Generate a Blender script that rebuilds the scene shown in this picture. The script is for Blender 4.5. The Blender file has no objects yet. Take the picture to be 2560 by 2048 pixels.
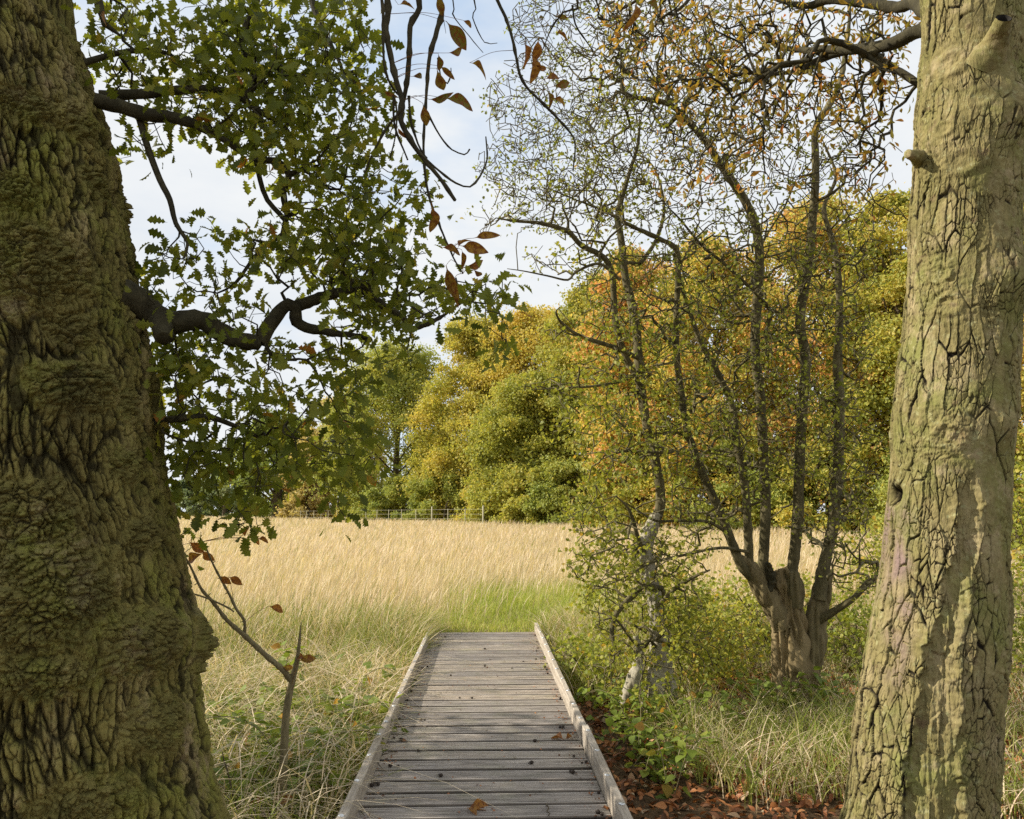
import bpy, math
import numpy as np
from mathutils import Vector

rng = np.random.default_rng(7)
C = bpy.context.scene.collection
sc = bpy.context.scene
rad = math.radians
A = lambda *v: np.array(v, float)

# ------------------------------------------------------------------ camera
FPX, CX, CY, HOR = 2048.0, 1280.0, 1024.0, 256.0
YAW, PIT = math.atan(67 / FPX), math.atan(HOR / FPX)
CAM = A(0, 0, 1.55)
f0 = A(math.sin(YAW), math.cos(YAW), 0)
RT = A(math.cos(YAW), -math.sin(YAW), 0)
FW = f0 * math.cos(PIT) + A(0, 0, 1) * math.sin(PIT)
UP = -f0 * math.sin(PIT) + A(0, 0, 1) * math.cos(PIT)


def ray(px, py):
    return FW + RT * (px - CX) / FPX + UP * (CY - py) / FPX


def P(px, py, Y):
    """the point of the line of sight through a photo pixel at depth Y"""
    d = ray(px, py)
    return CAM + d * (Y / d[1])


def PP(pts, Y0, Y1=None, jit=0.0):
    n = len(pts)
    Ys = np.linspace(Y0, Y0 if Y1 is None else Y1, n)
    return np.array([P(a, b, y) for (a, b), y in zip(pts, Ys)])


def proj(p):
    v = p - CAM
    w = v @ FW
    return np.stack([CX + FPX * (v @ RT) / w, CY - FPX * (v @ UP) / w], -1)


cam = bpy.data.cameras.new('camera')
cam.sensor_width = 36
cam.lens = 36 * FPX / 2560
cam.clip_start, cam.clip_end = 0.05, 3000
co = bpy.data.objects.new('camera', cam)
C.objects.link(co)
co.location = CAM
co.rotation_euler = (math.pi / 2 + PIT, 0, -YAW)
sc.camera = co

# ------------------------------------------------------------------ noise
_P = np.concatenate([rng.permutation(256)] * 3)
_G = rng.normal(size=(256, 3))
_G /= np.linalg.norm(_G, axis=1)[:, None]
_J = rng.random((256, 3))


def _h(i):
    return _P[_P[_P[i[:, 0] & 255] + (i[:, 1] & 255)] + (i[:, 2] & 255)]


def pn(p):
    p = np.asarray(p, float).reshape(-1, 3)
    i = np.floor(p).astype(int)
    f = p - i
    u = f * f * f * (f * (f * 6 - 15) + 10)
    out = 0
    for dx in (0, 1):
        wx = u[:, 0] if dx else 1 - u[:, 0]
        for dy in (0, 1):
            wy = u[:, 1] if dy else 1 - u[:, 1]
            for dz in (0, 1):
                wz = u[:, 2] if dz else 1 - u[:, 2]
                o = A(dx, dy, dz)
                out = out + wx * wy * wz * ((f - o) * _G[_h(i + o.astype(int))]).sum(1)
    return out * 1.5


def fbm(p, n=4, g=0.5):
    a, s, out = 1.0, 1.0, 0
    for k in range(n):
        out = out + a * pn(p * s + 17.3 * k)
        a *= g
        s *= 2.03
    return out


def worley(p):
    p = np.asarray(p, float)
    i = np.floor(p).astype(int)
    F1 = np.full(len(p), 9.0)
    F2 = F1.copy()
    for dx in (-1, 0, 1):
        for dy in (-1, 0, 1):
            for dz in (-1, 0, 1):
                c = i + np.array([dx, dy, dz])
                d = np.linalg.norm(c + _J[_h(c)] - p, axis=1)
                F2 = np.minimum(F2, np.maximum(F1, d))
                F1 = np.minimum(F1, d)
    return F1, F2


def cells(u, v, seed=0):
    """flat cell noise: distances to the two nearest cell points, the nearest cell's random number and the offset from its point"""
    iu, iv = np.floor(u).astype(int), np.floor(v).astype(int)
    F1 = np.full(len(u), 9.0)
    F2 = F1.copy()
    rnd, ou, ov = np.zeros(len(u)), np.zeros(len(u)), np.zeros(len(u))
    for du in (-1, 0, 1):
        for dv in (-1, 0, 1):
            h = _P[_P[_P[(iu + du) & 255] + ((iv + dv) & 255)] + seed]
            a, b = iu + du + _J[h, 0] - u, iv + dv + _J[h, 1] - v
            d = np.sqrt(a * a + b * b)
            near = d < F1
            F2 = np.where(near, F1, np.minimum(F2, d))
            rnd = np.where(near, _J[h, 2], rnd)
            ou, ov = np.where(near, -a, ou), np.where(near, -b, ov)
            F1 = np.where(near, d, F1)
    return F1, F2, rnd, ou, ov


def sstep(a, b, x):
    t = np.clip((x - a) / (b - a), 0, 1)
    return t * t * (3 - 2 * t)


def unit(v):
    return v / np.maximum(np.linalg.norm(v, axis=-1, keepdims=True), 1e-9)


# ------------------------------------------------------------------ mesh
class MB:
    def __init__(s):
        s.v, s.f, s.t, s.n = [], [], [], 0

    def add(s, v, f, tone=0.5):
        v = np.asarray(v, float).reshape(-1, 3)
        f = np.asarray(f)
        s.v.append(v)
        s.f.append(f + s.n)
        s.t.append(np.broadcast_to(np.asarray(tone, float), (len(v),)))
        s.n += len(v)

    def build(s, name, mat, parent=None, smooth=True):
        me = bpy.data.meshes.new(name)
        if s.n:
            v = np.concatenate(s.v)
            if parent is not None:
                v = v - np.array(parent_loc(parent))
            me.vertices.add(len(v))
            me.vertices.foreach_set('co', v.astype(np.float32).ravel())
            lv = np.concatenate([f.ravel() for f in s.f])
            lt = np.concatenate([np.full(len(f), f.shape[1]) for f in s.f])
            ls = np.concatenate([[0], np.cumsum(lt)[:-1]])
            me.loops.add(len(lv))
            me.loops.foreach_set('vertex_index', lv.astype(np.int32))
            me.polygons.add(len(lt))
            me.polygons.foreach_set('loop_start', ls.astype(np.int32))
            me.update(calc_edges=True)
            at = me.attributes.new('tone', 'FLOAT', 'POINT')
            at.data.foreach_set('value', np.concatenate(s.t).astype(np.float32))
            me.polygons.foreach_set('use_smooth', np.full(len(lt), smooth))
        me.materials.append(mat)
        o = bpy.data.objects.new(name, me)
        C.objects.link(o)
        if parent is not None:
            o.parent = parent
        return o


def parent_loc(p):
    l = np.zeros(3)
    while p is not None:
        l = l + np.array(p.location)
        p = p.parent
    return l


def tag(o, label, cat, group=None):
    o['label'] = label
    o['category'] = cat
    if group:
        o['group'] = group
    return o


def thing(name, label, cat, loc=(0, 0, 0), group=None):
    o = bpy.data.objects.new(name, None)
    C.objects.link(o)
    o.location = loc
    o.empty_display_size = 0.2
    return tag(o, label, cat, group)


def struct(o, kind='structure'):
    o['kind'] = kind
    return o


# polyline tools
def resample(pts, step):
    """smooth Catmull-Rom curve through pts, sampled about every step"""
    pts = np.asarray(pts, float)
    if len(pts) < 3:
        d = np.linalg.norm(pts[-1] - pts[0])
        n = max(2, int(d / step) + 1)
        t = np.linspace(0, 1, n)[:, None]
        return pts[0] * (1 - t) + pts[-1] * t
    q = np.vstack([2 * pts[0] - pts[1], pts, 2 * pts[-1] - pts[-2]])
    out = []
    for i in range(1, len(q) - 2):
        n = max(1, int(np.linalg.norm(q[i + 1, :3] - q[i, :3]) / step))
        for k in range(n):
            t = k / n
            a, b, c, d = q[i - 1], q[i], q[i + 1], q[i + 2]
            out.append(0.5 * (2 * b + (c - a) * t + (2 * a - 5 * b + 4 * c - d) * t * t + (3 * b - a - 3 * c + d) * t ** 3))
    out.append(q[-2])
    return np.array(out)


def limb(pts, radii, step=0.06):
    r = np.interp(np.linspace(0, 1, len(pts)), np.linspace(0, 1, len(radii)), radii)
    q = resample(np.hstack([np.asarray(pts), r[:, None]]), step)
    return q[:, :3], np.maximum(q[:, 3], 0.0008)


def frames(p):
    t = np.gradient(p, axis=0)
    t = unit(t)
    u = np.zeros_like(p)
    ref = A(0, 0, 1) if abs(t[0][2]) < 0.9 else A(1, 0, 0)
    x = np.cross(t[0], ref)
    for i in range(len(p)):
        x = x - t[i] * (x @ t[i])
        n = np.linalg.norm(x)
        x = x / n if n > 1e-6 else unit(np.cross(t[i], A(0.3, 0.8, 0.52)))
        u[i] = x
    return t, u, np.cross(t, u)


def tube(mb, p, r, sides=5, tone=0.5, cap=True, disp=None):
    p = np.asarray(p)
    t, u, w = frames(p)
    a = np.linspace(0, 2 * math.pi, sides, endpoint=False)
    nrm = np.cos(a)[None, :, None] * u[:, None] + np.sin(a)[None, :, None] * w[:, None]
    v = p[:, None] + np.asarray(r)[:, None, None] * nrm
    if disp is not None:
        d = disp(v.reshape(-1, 3)).reshape(v.shape[:2])
        v = v + nrm * d[..., None]
    n = len(p)
    i = np.arange(n - 1)[:, None] * sides
    j = np.arange(sides)[None]
    k = (j + 1) % sides
    f = np.stack([i + j, i + k, i + sides + k, i + sides + j], -1).reshape(-1, 4)
    mb.add(v, f, tone)
    if cap:
        top = (n - 1) * sides
        c = np.vstack([v[-1], p[-1:] + t[-1:] * r[-1] * 0.5])
        mb.add(c, np.stack([np.arange(sides), (np.arange(sides) + 1) % sides, np.full(sides, sides)], -1), tone)


def barkd(amp, fx=30.0, fz=7.0):
    def d(v):
        q = v * A(fx, fx, fz)
        return amp * (sstep(0, 0.5, np.abs(pn(q + 0.4 * pn(v * 9)[:, None]))) - 0.5) + 0.8 * amp * fbm(v * 14, 2)
    return d


# leaves -------------------------------------------------------------
def leaf_t(st, fold=0.25, curl=0.2):
    """leaf outline from stations (y, halfwidth): folded along the midrib, curled"""
    v, f = [], []
    for y, x in st:
        z = -curl * y * y
        v += [(0, y, z), (x, y, z + fold * x), (-x, y, z + fold * x)]
    for i in range(len(st) - 1):
        a, b = 3 * i, 3 * (i + 1)
        f += [(a, a + 1, b + 1, b), (a + 2, a, b, b + 2)]
    return np.array(v, float), np.array(f)


T_OAK = leaf_t([(0, .008), (.1, .012), (.16, .07), (.24, .17), (.31, .08), (.42, .25), (.52, .12), (.63, .33), (.73, .17), (.83, .25), (.91, .12), (1, .02)], .3, .25)
T_HAW = leaf_t([(0, .02), (.25, .05), (.4, .36), (.55, .18), (.75, .34), (1, .04)], .25, .2)
T_CHE = leaf_t([(0, .01), (.12, .03), (.35, .12), (.6, .2), (.78, .21), (.9, .12), (1, .01)], .5, .45)
T_CURL = leaf_t([(0, .012), (.2, .015), (.3, .1), (.45, .2), (.6, .16), (.8, .2), (1, .01)], 1.0, .7)
def leaf_f(L, fold, curl, wave=0.0):
    v, f, ny, nx = [], [], 13, 7
    for i in range(ny):
        y = i / (ny - 1)
        hw = L(y)
        for j in range(nx):
            u = (j - 3) / 3
            v.append((u * hw, y, fold * abs(u) ** 1.6 * hw - curl * y * y + wave * hw * math.sin(9 * y + 2.2 * u) * abs(u)))
    for i in range(ny - 1):
        for j in range(nx - 1):
            a = i * nx + j
            f.append((a, a + 1, a + nx + 1, a + nx))
    return np.array(v, float), np.array(f)


T_CURL = leaf_f(lambda y: .012 + .20 * max(0, math.sin(math.pi * min(1, max(0, (y - .12) / .88)) ** 1.35)) ** .9, 1.1, .55, .35)
T_CUR2 = leaf_f(lambda y: .012 + .15 * max(0, math.sin(math.pi * min(1, max(0, (y - .15) / .85)) ** 1.2)) ** .8, 1.7, .9, .5)
T_BRAM = leaf_t([(0, .01), (.15, .02), (.22, .24), (.4, .36), (.6, .33), (.8, .2), (1, .01)], .25, .2)
T_BG = (A((0, 0, 0), (.42, .45, .12), (0, 1, -.1), (-.4, .55, .12)), np.array([[0, 1, 2, 3]]))


def put(mb, T, pos, axis, nrm, size, tone, wid=1.0):
    tv, tf = T
    N = len(pos)
    if N == 0:
        return
    axis = unit(axis)
    b = unit(np.cross(axis, nrm))
    n = np.cross(b, axis)
    s = np.broadcast_to(size, (N,))[:, None, None]
    v = pos[:, None] + s * (wid * tv[None, :, 0:1] * b[:, None] + tv[None, :, 1:2] * axis[:, None] + tv[None, :, 2:3] * n[:, None])
    f = tf[None] + (np.arange(N) * len(tv))[:, None, None]
    mb.add(v, f.reshape(-1, tf.shape[1]), np.repeat(np.broadcast_to(tone, (N,)), len(tv)))


def rdir(n, r=rng):
    return unit(r.normal(size=(n, 3)))


# branch growth ---------------------------------------------------------
def grow(limbs, att, alpha=0.35, seg=0.08, tip=0.0015, expo=0.45, jit=0.15, lift=0.0, r=rng, amin=0.0):
    """join every attractor to the nearest part of the growing skeleton; returns per limb the chains (points, radii) and tips (pos, dir)"""
    N0 = sum(len(l[0]) for l in limbs)
    cap = N0 + len(att) * 60
    pos = np.zeros((cap, 3))
    pl = np.zeros(cap)
    dr = np.zeros((cap, 3))
    par = np.full(cap, -1)
    lid = np.zeros(cap, int)
    rr = np.zeros(cap)
    n = 0
    for k, (p, ra) in enumerate(limbs):
        m = len(p)
        pos[n:n + m] = p
        dr[n:n + m] = unit(np.gradient(p, axis=0))
        lid[n:n + m] = k
        rr[n:n + m] = ra
        d = np.concatenate([[0], np.cumsum(np.linalg.norm(np.diff(p, axis=0), axis=1))])
        pl[n:n + m] = 0.25 * d
        n += m
    att = np.asarray(att)
    dist = np.array([np.min(((pos[:N0] - a) ** 2).sum(1)) for a in att])
    att = att[np.argsort(dist + 0.15 * r.random(len(att)) * dist)]
    chains, tips = [], []
    for a in att:
        d = np.sqrt(((pos[:n] - a) ** 2).sum(1))
        i = int(np.argmin(d + alpha * pl[:n]))
        D = d[i]
        if D < 1e-3:
            continue
        k = min(59, max(2, int(math.ceil(D / seg))))
        v = a - pos[i]
        c = pos[i] + v * 0.45 + dr[i] * D * 0.22 + r.normal(size=3) * D * 0.12 + A(0, 0, lift) * D
        t = (np.arange(1, k + 1) / k)[:, None]
        q = (1 - t) ** 2 * pos[i] + 2 * t * (1 - t) * c + t * t * a
        q[:-1] += r.normal(size=(k - 1, 3)) * seg * jit
        if n + k >= cap:
            break
        pos[n:n + k] = q
        full = np.vstack([pos[i], q])
        dr[n:n + k] = unit(np.diff(full, axis=0))
        pl[n:n + k] = pl[i] + D * np.arange(1, k + 1) / k
        lid[n:n + k] = lid[i]
        par[n] = i
        par[n + 1:n + k] = np.arange(n, n + k - 1)
        chains.append((i, n, n + k))
        n += k
    cnt = np.zeros(n)
    for i0, s, e in chains:
        cnt[e - 1] += 1
    for j in range(n - 1, N0 - 1, -1):
        if par[j] >= 0:
            cnt[par[j]] += cnt[j]
    out = [dict(ch=[], tp=[], td=[], nd=[], ndd=[]) for _ in limbs]
    for i0, s, e in chains:
        ra = tip * np.maximum(cnt[s:e], 1) ** expo * np.linspace(1.25, 1.0, e - s)
        ra = np.minimum(ra, max(rr[i0] * 0.85, tip))
        rr[s:e] = ra
        o = out[lid[s]]
        o['ch'].append((np.vstack([pos[i0], pos[s:e]]), np.concatenate([[ra[0] * 1.15], ra])))
        o['tp'].append(pos[e - 1])
        o['td'].append(dr[e - 1])
        for j in range(s, e - 1):
            if cnt[j] <= 2:
                o['nd'].append(pos[j])
                o['ndd'].append(dr[j])
    for o in out:
        for k in ('tp', 'td', 'nd', 'ndd'):
            o[k] = np.array(o[k]).reshape(-1, 3)
    return out


def ell(specs, Y0, Y1, dens, r=rng):
    """attractors inside photo-plane ellipses, spread in depth"""
    out = []
    for e in specs:
        cx, cy, rx, ry = e[:4]
        w = e[4] if len(e) > 4 else 1.0
        n = int(dens * w * rx * ry / 1000)
        a = r.random(n) * 2 * math.pi
        q = np.sqrt(r.random(n))
        for k in range(n):
            out.append(P(cx + rx * q[k] * math.cos(a[k]), cy + ry * q[k] * math.sin(a[k]), r.uniform(Y0, Y1)))
    return np.array(out)


# ------------------------------------------------------------------ materials
def newmat(name):
    m = bpy.data.materials.new(name)
    m.use_nodes = True
    nt = m.node_tree
    nt.nodes.clear()
    return m, nt, nt.nodes.new('ShaderNodeOutputMaterial')


def N(nt, t, **kw):
    n = nt.nodes.new(t)
    for k, v in kw.items():
        if k.startswith('_'):
            setattr(n, k[1:], v)
        else:
            n.inputs[k.replace('_', ' ')].default_value = v
    return n


def ramp(nt, fac, stops):
    n = nt.nodes.new('ShaderNodeValToRGB')
    e = n.color_ramp.elements
    while len(e) < len(stops):
        e.new(0.5)
    for k, (p, c) in enumerate(stops):
        e[k].position = p
        e[k].color = (*c, 1)
    nt.links.new(fac, n.inputs['Fac'])
    return n.outputs['Color']


def mixc(nt, fac, a, b, mode='MIX'):
    n = nt.nodes.new('ShaderNodeMix')
    n.data_type = 'RGBA'
    n.blend_type = mode
    for k, x in ((0, fac), (6, a), (7, b)):
        if isinstance(x, (int, float)):
            n.inputs[k].default_value = x
        elif isinstance(x, tuple):
            n.inputs[k].default_value = (*x, 1)
        else:
            nt.links.new(x, n.inputs[k])
    return n.outputs[2]


def noise(nt, vec, scale, detail=4, rough=0.55, stretch=None):
    if stretch:
        mp = nt.nodes.new('ShaderNodeMapping')
        mp.inputs['Scale'].default_value = stretch
        nt.links.new(vec, mp.inputs['Vector'])
        vec = mp.outputs['Vector']
    n = N(nt, 'ShaderNodeTexNoise', Scale=scale, Detail=detail, Roughness=rough)
    nt.links.new(vec, n.inputs['Vector'])
    return n.outputs['Fac']


def wpos(nt):
    return nt.nodes.new('ShaderNodeNewGeometry').outputs['Position']


def tonea(nt):
    n = nt.nodes.new('ShaderNodeAttribute')
    n.attribute_name = 'tone'
    return n.outputs['Fac']


def leafmat(name, stops, trans=0.35, gloss=0.03, rough=0.5, blotch=None):
    m, nt, out = newmat(name)
    col = ramp(nt, tonea(nt), stops)
    if blotch:
        col = mixc(nt, ramp(nt, noise(nt, wpos(nt), blotch[1], 5, .65), [(.46, (0, 0, 0)), (.56, (1, 1, 1))]), col, blotch[0])
    d = N(nt, 'ShaderNodeBsdfPrincipled', Roughness=rough)
    d.inputs['Specular IOR Level'].default_value = gloss * 8
    nt.links.new(col, d.inputs['Base Color'])
    t = nt.nodes.new('ShaderNodeBsdfTranslucent')
    nt.links.new(mixc(nt, 1.0, col, (1.25, 1.2, 0.7), 'MULTIPLY'), t.inputs['Color'])
    mx = nt.nodes.new('ShaderNodeMixShader')
    mx.inputs[0].default_value = trans
    nt.links.new(d.outputs[0], mx.inputs[1])
    nt.links.new(t.outputs[0], mx.inputs[2])
    nt.links.new(mx.outputs[0], out.inputs['Surface'])
    return m


def barkmat(name, c0, c1, c2, scale=6, stretch=(1, 1, .3), bump=0.4, bscale=60, tone_stops=None, rough=0.9, bstretch=(1, 1, .25), patches=(), bdist=.02):
    m, nt, out = newmat(name)
    p = wpos(nt)
    n1 = noise(nt, p, scale, 5, .6, stretch)
    n2 = noise(nt, p, scale * 5, 4, .6, stretch)
    col = ramp(nt, n1, [(.3, c0), (.52, c1), (.72, c2)])
    col = mixc(nt, 0.55, col, ramp(nt, n2, [(.25, (.35, .35, .35)), (.75, (1.5, 1.5, 1.5))]), 'MULTIPLY')
    for k, (pc, ps, lo, hi) in enumerate(patches):
        off = nt.nodes.new('ShaderNodeMapping')
        off.inputs['Location'].default_value = (3.1 * k, 7.7 * k, 1.3 * k)
        nt.links.new(p, off.inputs['Vector'])
        col = mixc(nt, ramp(nt, noise(nt, off.outputs[0], ps, 7, .68), [(lo, (0, 0, 0)), (hi, (1, 1, 1))]), col, pc)
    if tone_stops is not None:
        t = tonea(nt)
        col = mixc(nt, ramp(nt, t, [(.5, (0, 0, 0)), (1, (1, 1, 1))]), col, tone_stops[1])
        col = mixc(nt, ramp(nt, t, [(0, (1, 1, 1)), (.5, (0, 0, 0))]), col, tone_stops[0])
    b = N(nt, 'ShaderNodeBsdfPrincipled', Roughness=rough)
    b.inputs['Specular IOR Level'].default_value = 0.2
    nt.links.new(col, b.inputs['Base Color'])
    bp = N(nt, 'ShaderNodeBump', Strength=bump, Distance=bdist)
    nt.links.new(noise(nt, p, bscale, 6, .65, bstretch), bp.inputs['Height'])
    nt.links.new(bp.outputs[0], b.inputs['Normal'])
    nt.links.new(b.outputs[0], out.inputs['Surface'])
    return m


M_OAKBARK = barkmat('oak_bark', (.16, .13, .042), (.27, .225, .065), (.42, .33, .16), 4, (1, 1, .35), .9, 55,
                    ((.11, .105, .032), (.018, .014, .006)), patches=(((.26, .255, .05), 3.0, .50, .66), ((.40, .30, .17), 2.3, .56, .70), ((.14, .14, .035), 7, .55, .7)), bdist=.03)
M_CHEBARK = barkmat('chestnut_bark', (.17, .15, .05), (.25, .205, .085), (.34, .275, .14), 5, (1, 1, .45), .55, 75,
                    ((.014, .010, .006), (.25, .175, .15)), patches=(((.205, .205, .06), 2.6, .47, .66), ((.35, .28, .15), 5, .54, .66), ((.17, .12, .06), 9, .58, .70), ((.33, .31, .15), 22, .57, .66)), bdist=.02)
M_LIMB = barkmat('dark_limb_bark', (.035, .03, .018), (.06, .052, .028), (.10, .085, .045), 9, (1, 1, 1), .5, 80)
M_HAWBARK = barkmat('hawthorn_bark', (.10, .085, .04), (.17, .14, .07), (.26, .21, .12), 9, (1, 1, .3), .5, 60,
                    ((.06, .045, .02), (.32, .23, .115)))
M_HAWSTEM = barkmat('hawthorn_stem_bark', (.075, .066, .032), (.13, .11, .055), (.21, .18, .095), 9, (1, 1, .4), .5, 60)
M_HAWTWIG = barkmat('hawthorn_twig_bark', (.055, .045, .028), (.085, .07, .042), (.14, .115, .065), 9, (1, 1, 1), .3, 60)
M_TWIG = barkmat('twig_bark', (.07, .055, .035), (.11, .085, .05), (.16, .13, .08), 12, (1, 1, 1), .2, 80)
M_PALEBARK = barkmat('pale_bark', (.20, .17, .11), (.38, .34, .25), (.5, .46, .36), 14, (1, 1, .5), .4, 60)
M_SAPBARK = barkmat('sapling_bark', (.17, .14, .075), (.23, .19, .10), (.28, .24, .13), 15, (1, 1, .4), .25, 90)
M_BGBARK = barkmat('wood_bark', (.07, .055, .035), (.12, .095, .06), (.2, .16, .1), 3, (1, 1, .3), .3, 10)

M_OAKLEAF = leafmat('oak_leaf', [(0, (.075, .095, .014)), (.45, (.18, .21, .028)), (.8, (.29, .28, .036)), (.94, (.36, .27, .04)), (1, (.36, .16, .03))], .55)
M_HAWLEAF = leafmat('hawthorn_leaf', [(0, (.14, .165, .024)), (.5, (.28, .30, .045)), (.88, (.42, .39, .06)), (1, (.46, .29, .05))], .45)
M_CHELEAF = leafmat('chestnut_leaf', [(0, (.16, .16, .03)), (.35, (.32, .24, .045)), (.65, (.45, .26, .05)), (.85, (.46, .19, .045)), (1, (.38, .12, .035))], .45)
M_DEADLEAF = leafmat('dead_leaf', [(0, (.17, .15, .03)), (.5, (.36, .20, .04)), (1, (.36, .13, .035))], .4, blotch=((.20, .075, .025), 55))
M_BRAMLEAF = leafmat('bramble_leaf', [(0, (.12, .17, .028)), (.6, (.22, .28, .045)), (.9, (.36, .33, .06)), (1, (.42, .24, .05))], .4)
M_SHRUBLEAF = leafmat('shrub_leaf', [(0, (.16, .20, .034)), (.5, (.30, .33, .055)), (.88, (.46, .42, .08)), (1, (.50, .34, .06))], .45)
M_STRAW = leafmat('straw', [(0, (.17, .24, .035)), (.25, (.33, .34, .085)), (.5, (.57, .47, .28)), (.75, (.75, .62, .44)), (1, (.74, .57, .40))], .3, .02)
M_GREEN = leafmat('green_grass', [(0, (.19, .25, .035)), (.45, (.35, .42, .07)), (.8, (.52, .51, .15)), (1, (.64, .55, .30))], .35, .02)
M_LITTER = leafmat('leaf_litter', [(0, (.10, .055, .03)), (.5, (.32, .12, .045)), (.8, (.48, .21, .075)), (1, (.46, .35, .22))], .1)


def solid(name, col, rough=.6, metal=0.0):
    m, nt, out = newmat(name)
    b = N(nt, 'ShaderNodeBsdfPrincipled', Roughness=rough, Metallic=metal)
    p = wpos(nt)
    nt.links.new(mixc(nt, 1.0, (*col,), ramp(nt, noise(nt, p, 40, 3), [(.3, (.7, .7, .7)), (.7, (1.2, 1.2, 1.2))]), 'MULTIPLY'), b.inputs['Base Color'])
    nt.links.new(b.outputs[0], out.inputs['Surface'])
    return m


def deckmat():
    m, nt, out = newmat('weathered_deck')
    p = wpos(nt)
    t = tonea(nt)
    g = noise(nt, p, 9, 5, .65, (.35, 9, 9))
    s = noise(nt, p, 2.2, 4, .6)
    fine = noise(nt, p, 70, 4, .7, (.25, 3, 3))
    col = ramp(nt, g, [(.30, (.22, .195, .17)), (.5, (.46, .41, .36)), (.70, (.68, .62, .55))])
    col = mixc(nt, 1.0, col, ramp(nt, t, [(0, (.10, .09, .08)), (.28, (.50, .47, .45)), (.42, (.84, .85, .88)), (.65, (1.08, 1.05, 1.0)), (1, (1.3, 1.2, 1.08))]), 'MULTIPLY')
    col = mixc(nt, .5, col, ramp(nt, s, [(.3, (.7, .7, .72)), (.7, (1.25, 1.2, 1.1))]), 'MULTIPLY')
    col = mixc(nt, .5, col, ramp(nt, fine, [(.3, (.6, .6, .6)), (.7, (1.35, 1.35, 1.35))]), 'MULTIPLY')
    col = mixc(nt, ramp(nt, noise(nt, p, 3.3, 6, .7), [(.5, (0, 0, 0)), (.72, (.55, .55, .55))]), col, mixc(nt, 1.0, col, (.72, .80, .58), 'MULTIPLY'))
    b = N(nt, 'ShaderNodeBsdfPrincipled', Roughness=.75)
    b.inputs['Specular IOR Level'].default_value = .35
    nt.links.new(col, b.inputs['Base Color'])
    bp = N(nt, 'ShaderNodeBump', Strength=.4, Distance=.006)
    nt.links.new(fine, bp.inputs['Height'])
    nt.links.new(bp.outputs[0], b.inputs['Normal'])
    nt.links.new(b.outputs[0], out.inputs['Surface'])
    return m


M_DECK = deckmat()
M_RAIL = barkmat('rail_timber', (.31, .26, .20), (.42, .36, .29), (.52, .46, .38), 5, (6, .5, 6), .25, 60, None, .75, (3, .3, 3))
M_BOLT = solid('bolt_steel', (.62, .62, .62), .35, .7)
M_HUSK = solid('dark_husk', (.035, .022, .014), .8)
M_POST = solid('fence_post_wood', (.46, .43, .30), .8)
M_WIRE = solid('fence_wire', (.50, .47, .36), .6)
M_CABLE = solid('cable', (.10, .10, .11), .6)
M_HOLE = solid('rotten_hole', (.012, .009, .006), .95)


def groundmat():
    m, nt, out = newmat('ground')
    p = wpos(nt)
    sx = nt.nodes.new('ShaderNodeSeparateXYZ')
    nt.links.new(p, sx.inputs[0])
    big = noise(nt, p, 1.3, 5, .6)
    fine = noise(nt, p, 24, 6, .7)
    soil = ramp(nt, fine, [(.3, (.045, .03, .018)), (.5, (.10, .065, .035)), (.7, (.19, .12, .06))])
    straw = ramp(nt, fine, [(.3, (.22, .19, .07)), (.6, (.42, .34, .16)), (.8, (.5, .4, .22))])
    mr = N(nt, 'ShaderNodeMapRange')
    mr.inputs['From Min'].default_value = 9
    mr.inputs['From Max'].default_value = 15
    nt.links.new(sx.outputs['Y'], mr.inputs['Value'])
    col = mixc(nt, mr.outputs[0], soil, straw)
    b = N(nt, 'ShaderNodeBsdfPrincipled', Roughness=.95)
    b.inputs['Specular IOR Level'].default_value = .1
    nt.links.new(col, b.inputs['Base Color'])
    bp = N(nt, 'ShaderNodeBump', Strength=.6, Distance=.05)
    nt.links.new(fine, bp.inputs['Height'])
    nt.links.new(bp.outputs[0], b.inputs['Normal'])
    nt.links.new(b.outputs[0], out.inputs['Surface'])
    return m


# ------------------------------------------------------------------ terrain
def gz(x, y):
    x = np.asarray(x, float)
    y = np.asarray(y, float)
    z = -0.27 + 0.24 * sstep(8.6, 11.3, y) + 0.48 * sstep(11, 52, y)
    z = z + np.where(np.abs(x) > 1.0, .05 * pn(np.stack([x * .7, y * .7, 0 * x], -1).reshape(-1, 3)).reshape(x.shape) * sstep(1.0, 2.2, np.abs(x)), 0)
    return z


def gpt(px, py):
    """where the line of sight meets the ground"""
    d = ray(px, py)
    t = 3.0
    for _ in range(60):
        q = CAM + d * t
        t += (q[2] - float(gz(q[0:1], q[1:2])[0])) / max(.05, -d[2]) * .6
    return CAM + d * t


def span(a):
    return np.unique(np.concatenate(a))


gx = span([np.linspace(-500, -40, 24), np.linspace(-40, -6, 60), np.linspace(-6, 6, 121), np.linspace(6, 40, 60), np.linspace(40, 500, 24)])
gy = span([np.linspace(-60, -2, 25), np.linspace(-2, 14, 161), np.linspace(14, 70, 90), np.linspace(70, 900, 40)])
X, Y = np.meshgrid(gx, gy, indexing='ij')
Z = gz(X, Y) + .02 * fbm(np.stack([X * 3, Y * 3, 0 * X], -1).reshape(-1, 3), 3).reshape(X.shape) * sstep(.75, 1.1, np.abs(X))
n1, n2 = X.shape
i = np.arange(n1 - 1)[:, None] * n2
j = np.arange(n2 - 1)[None]
mb = MB()
mb.add(np.stack([X, Y, Z], -1), np.stack([i + j, i + n2 + j, i + n2 + j + 1, i + j + 1], -1).reshape(-1, 4))
struct(mb.build('ground', groundmat()))


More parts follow.
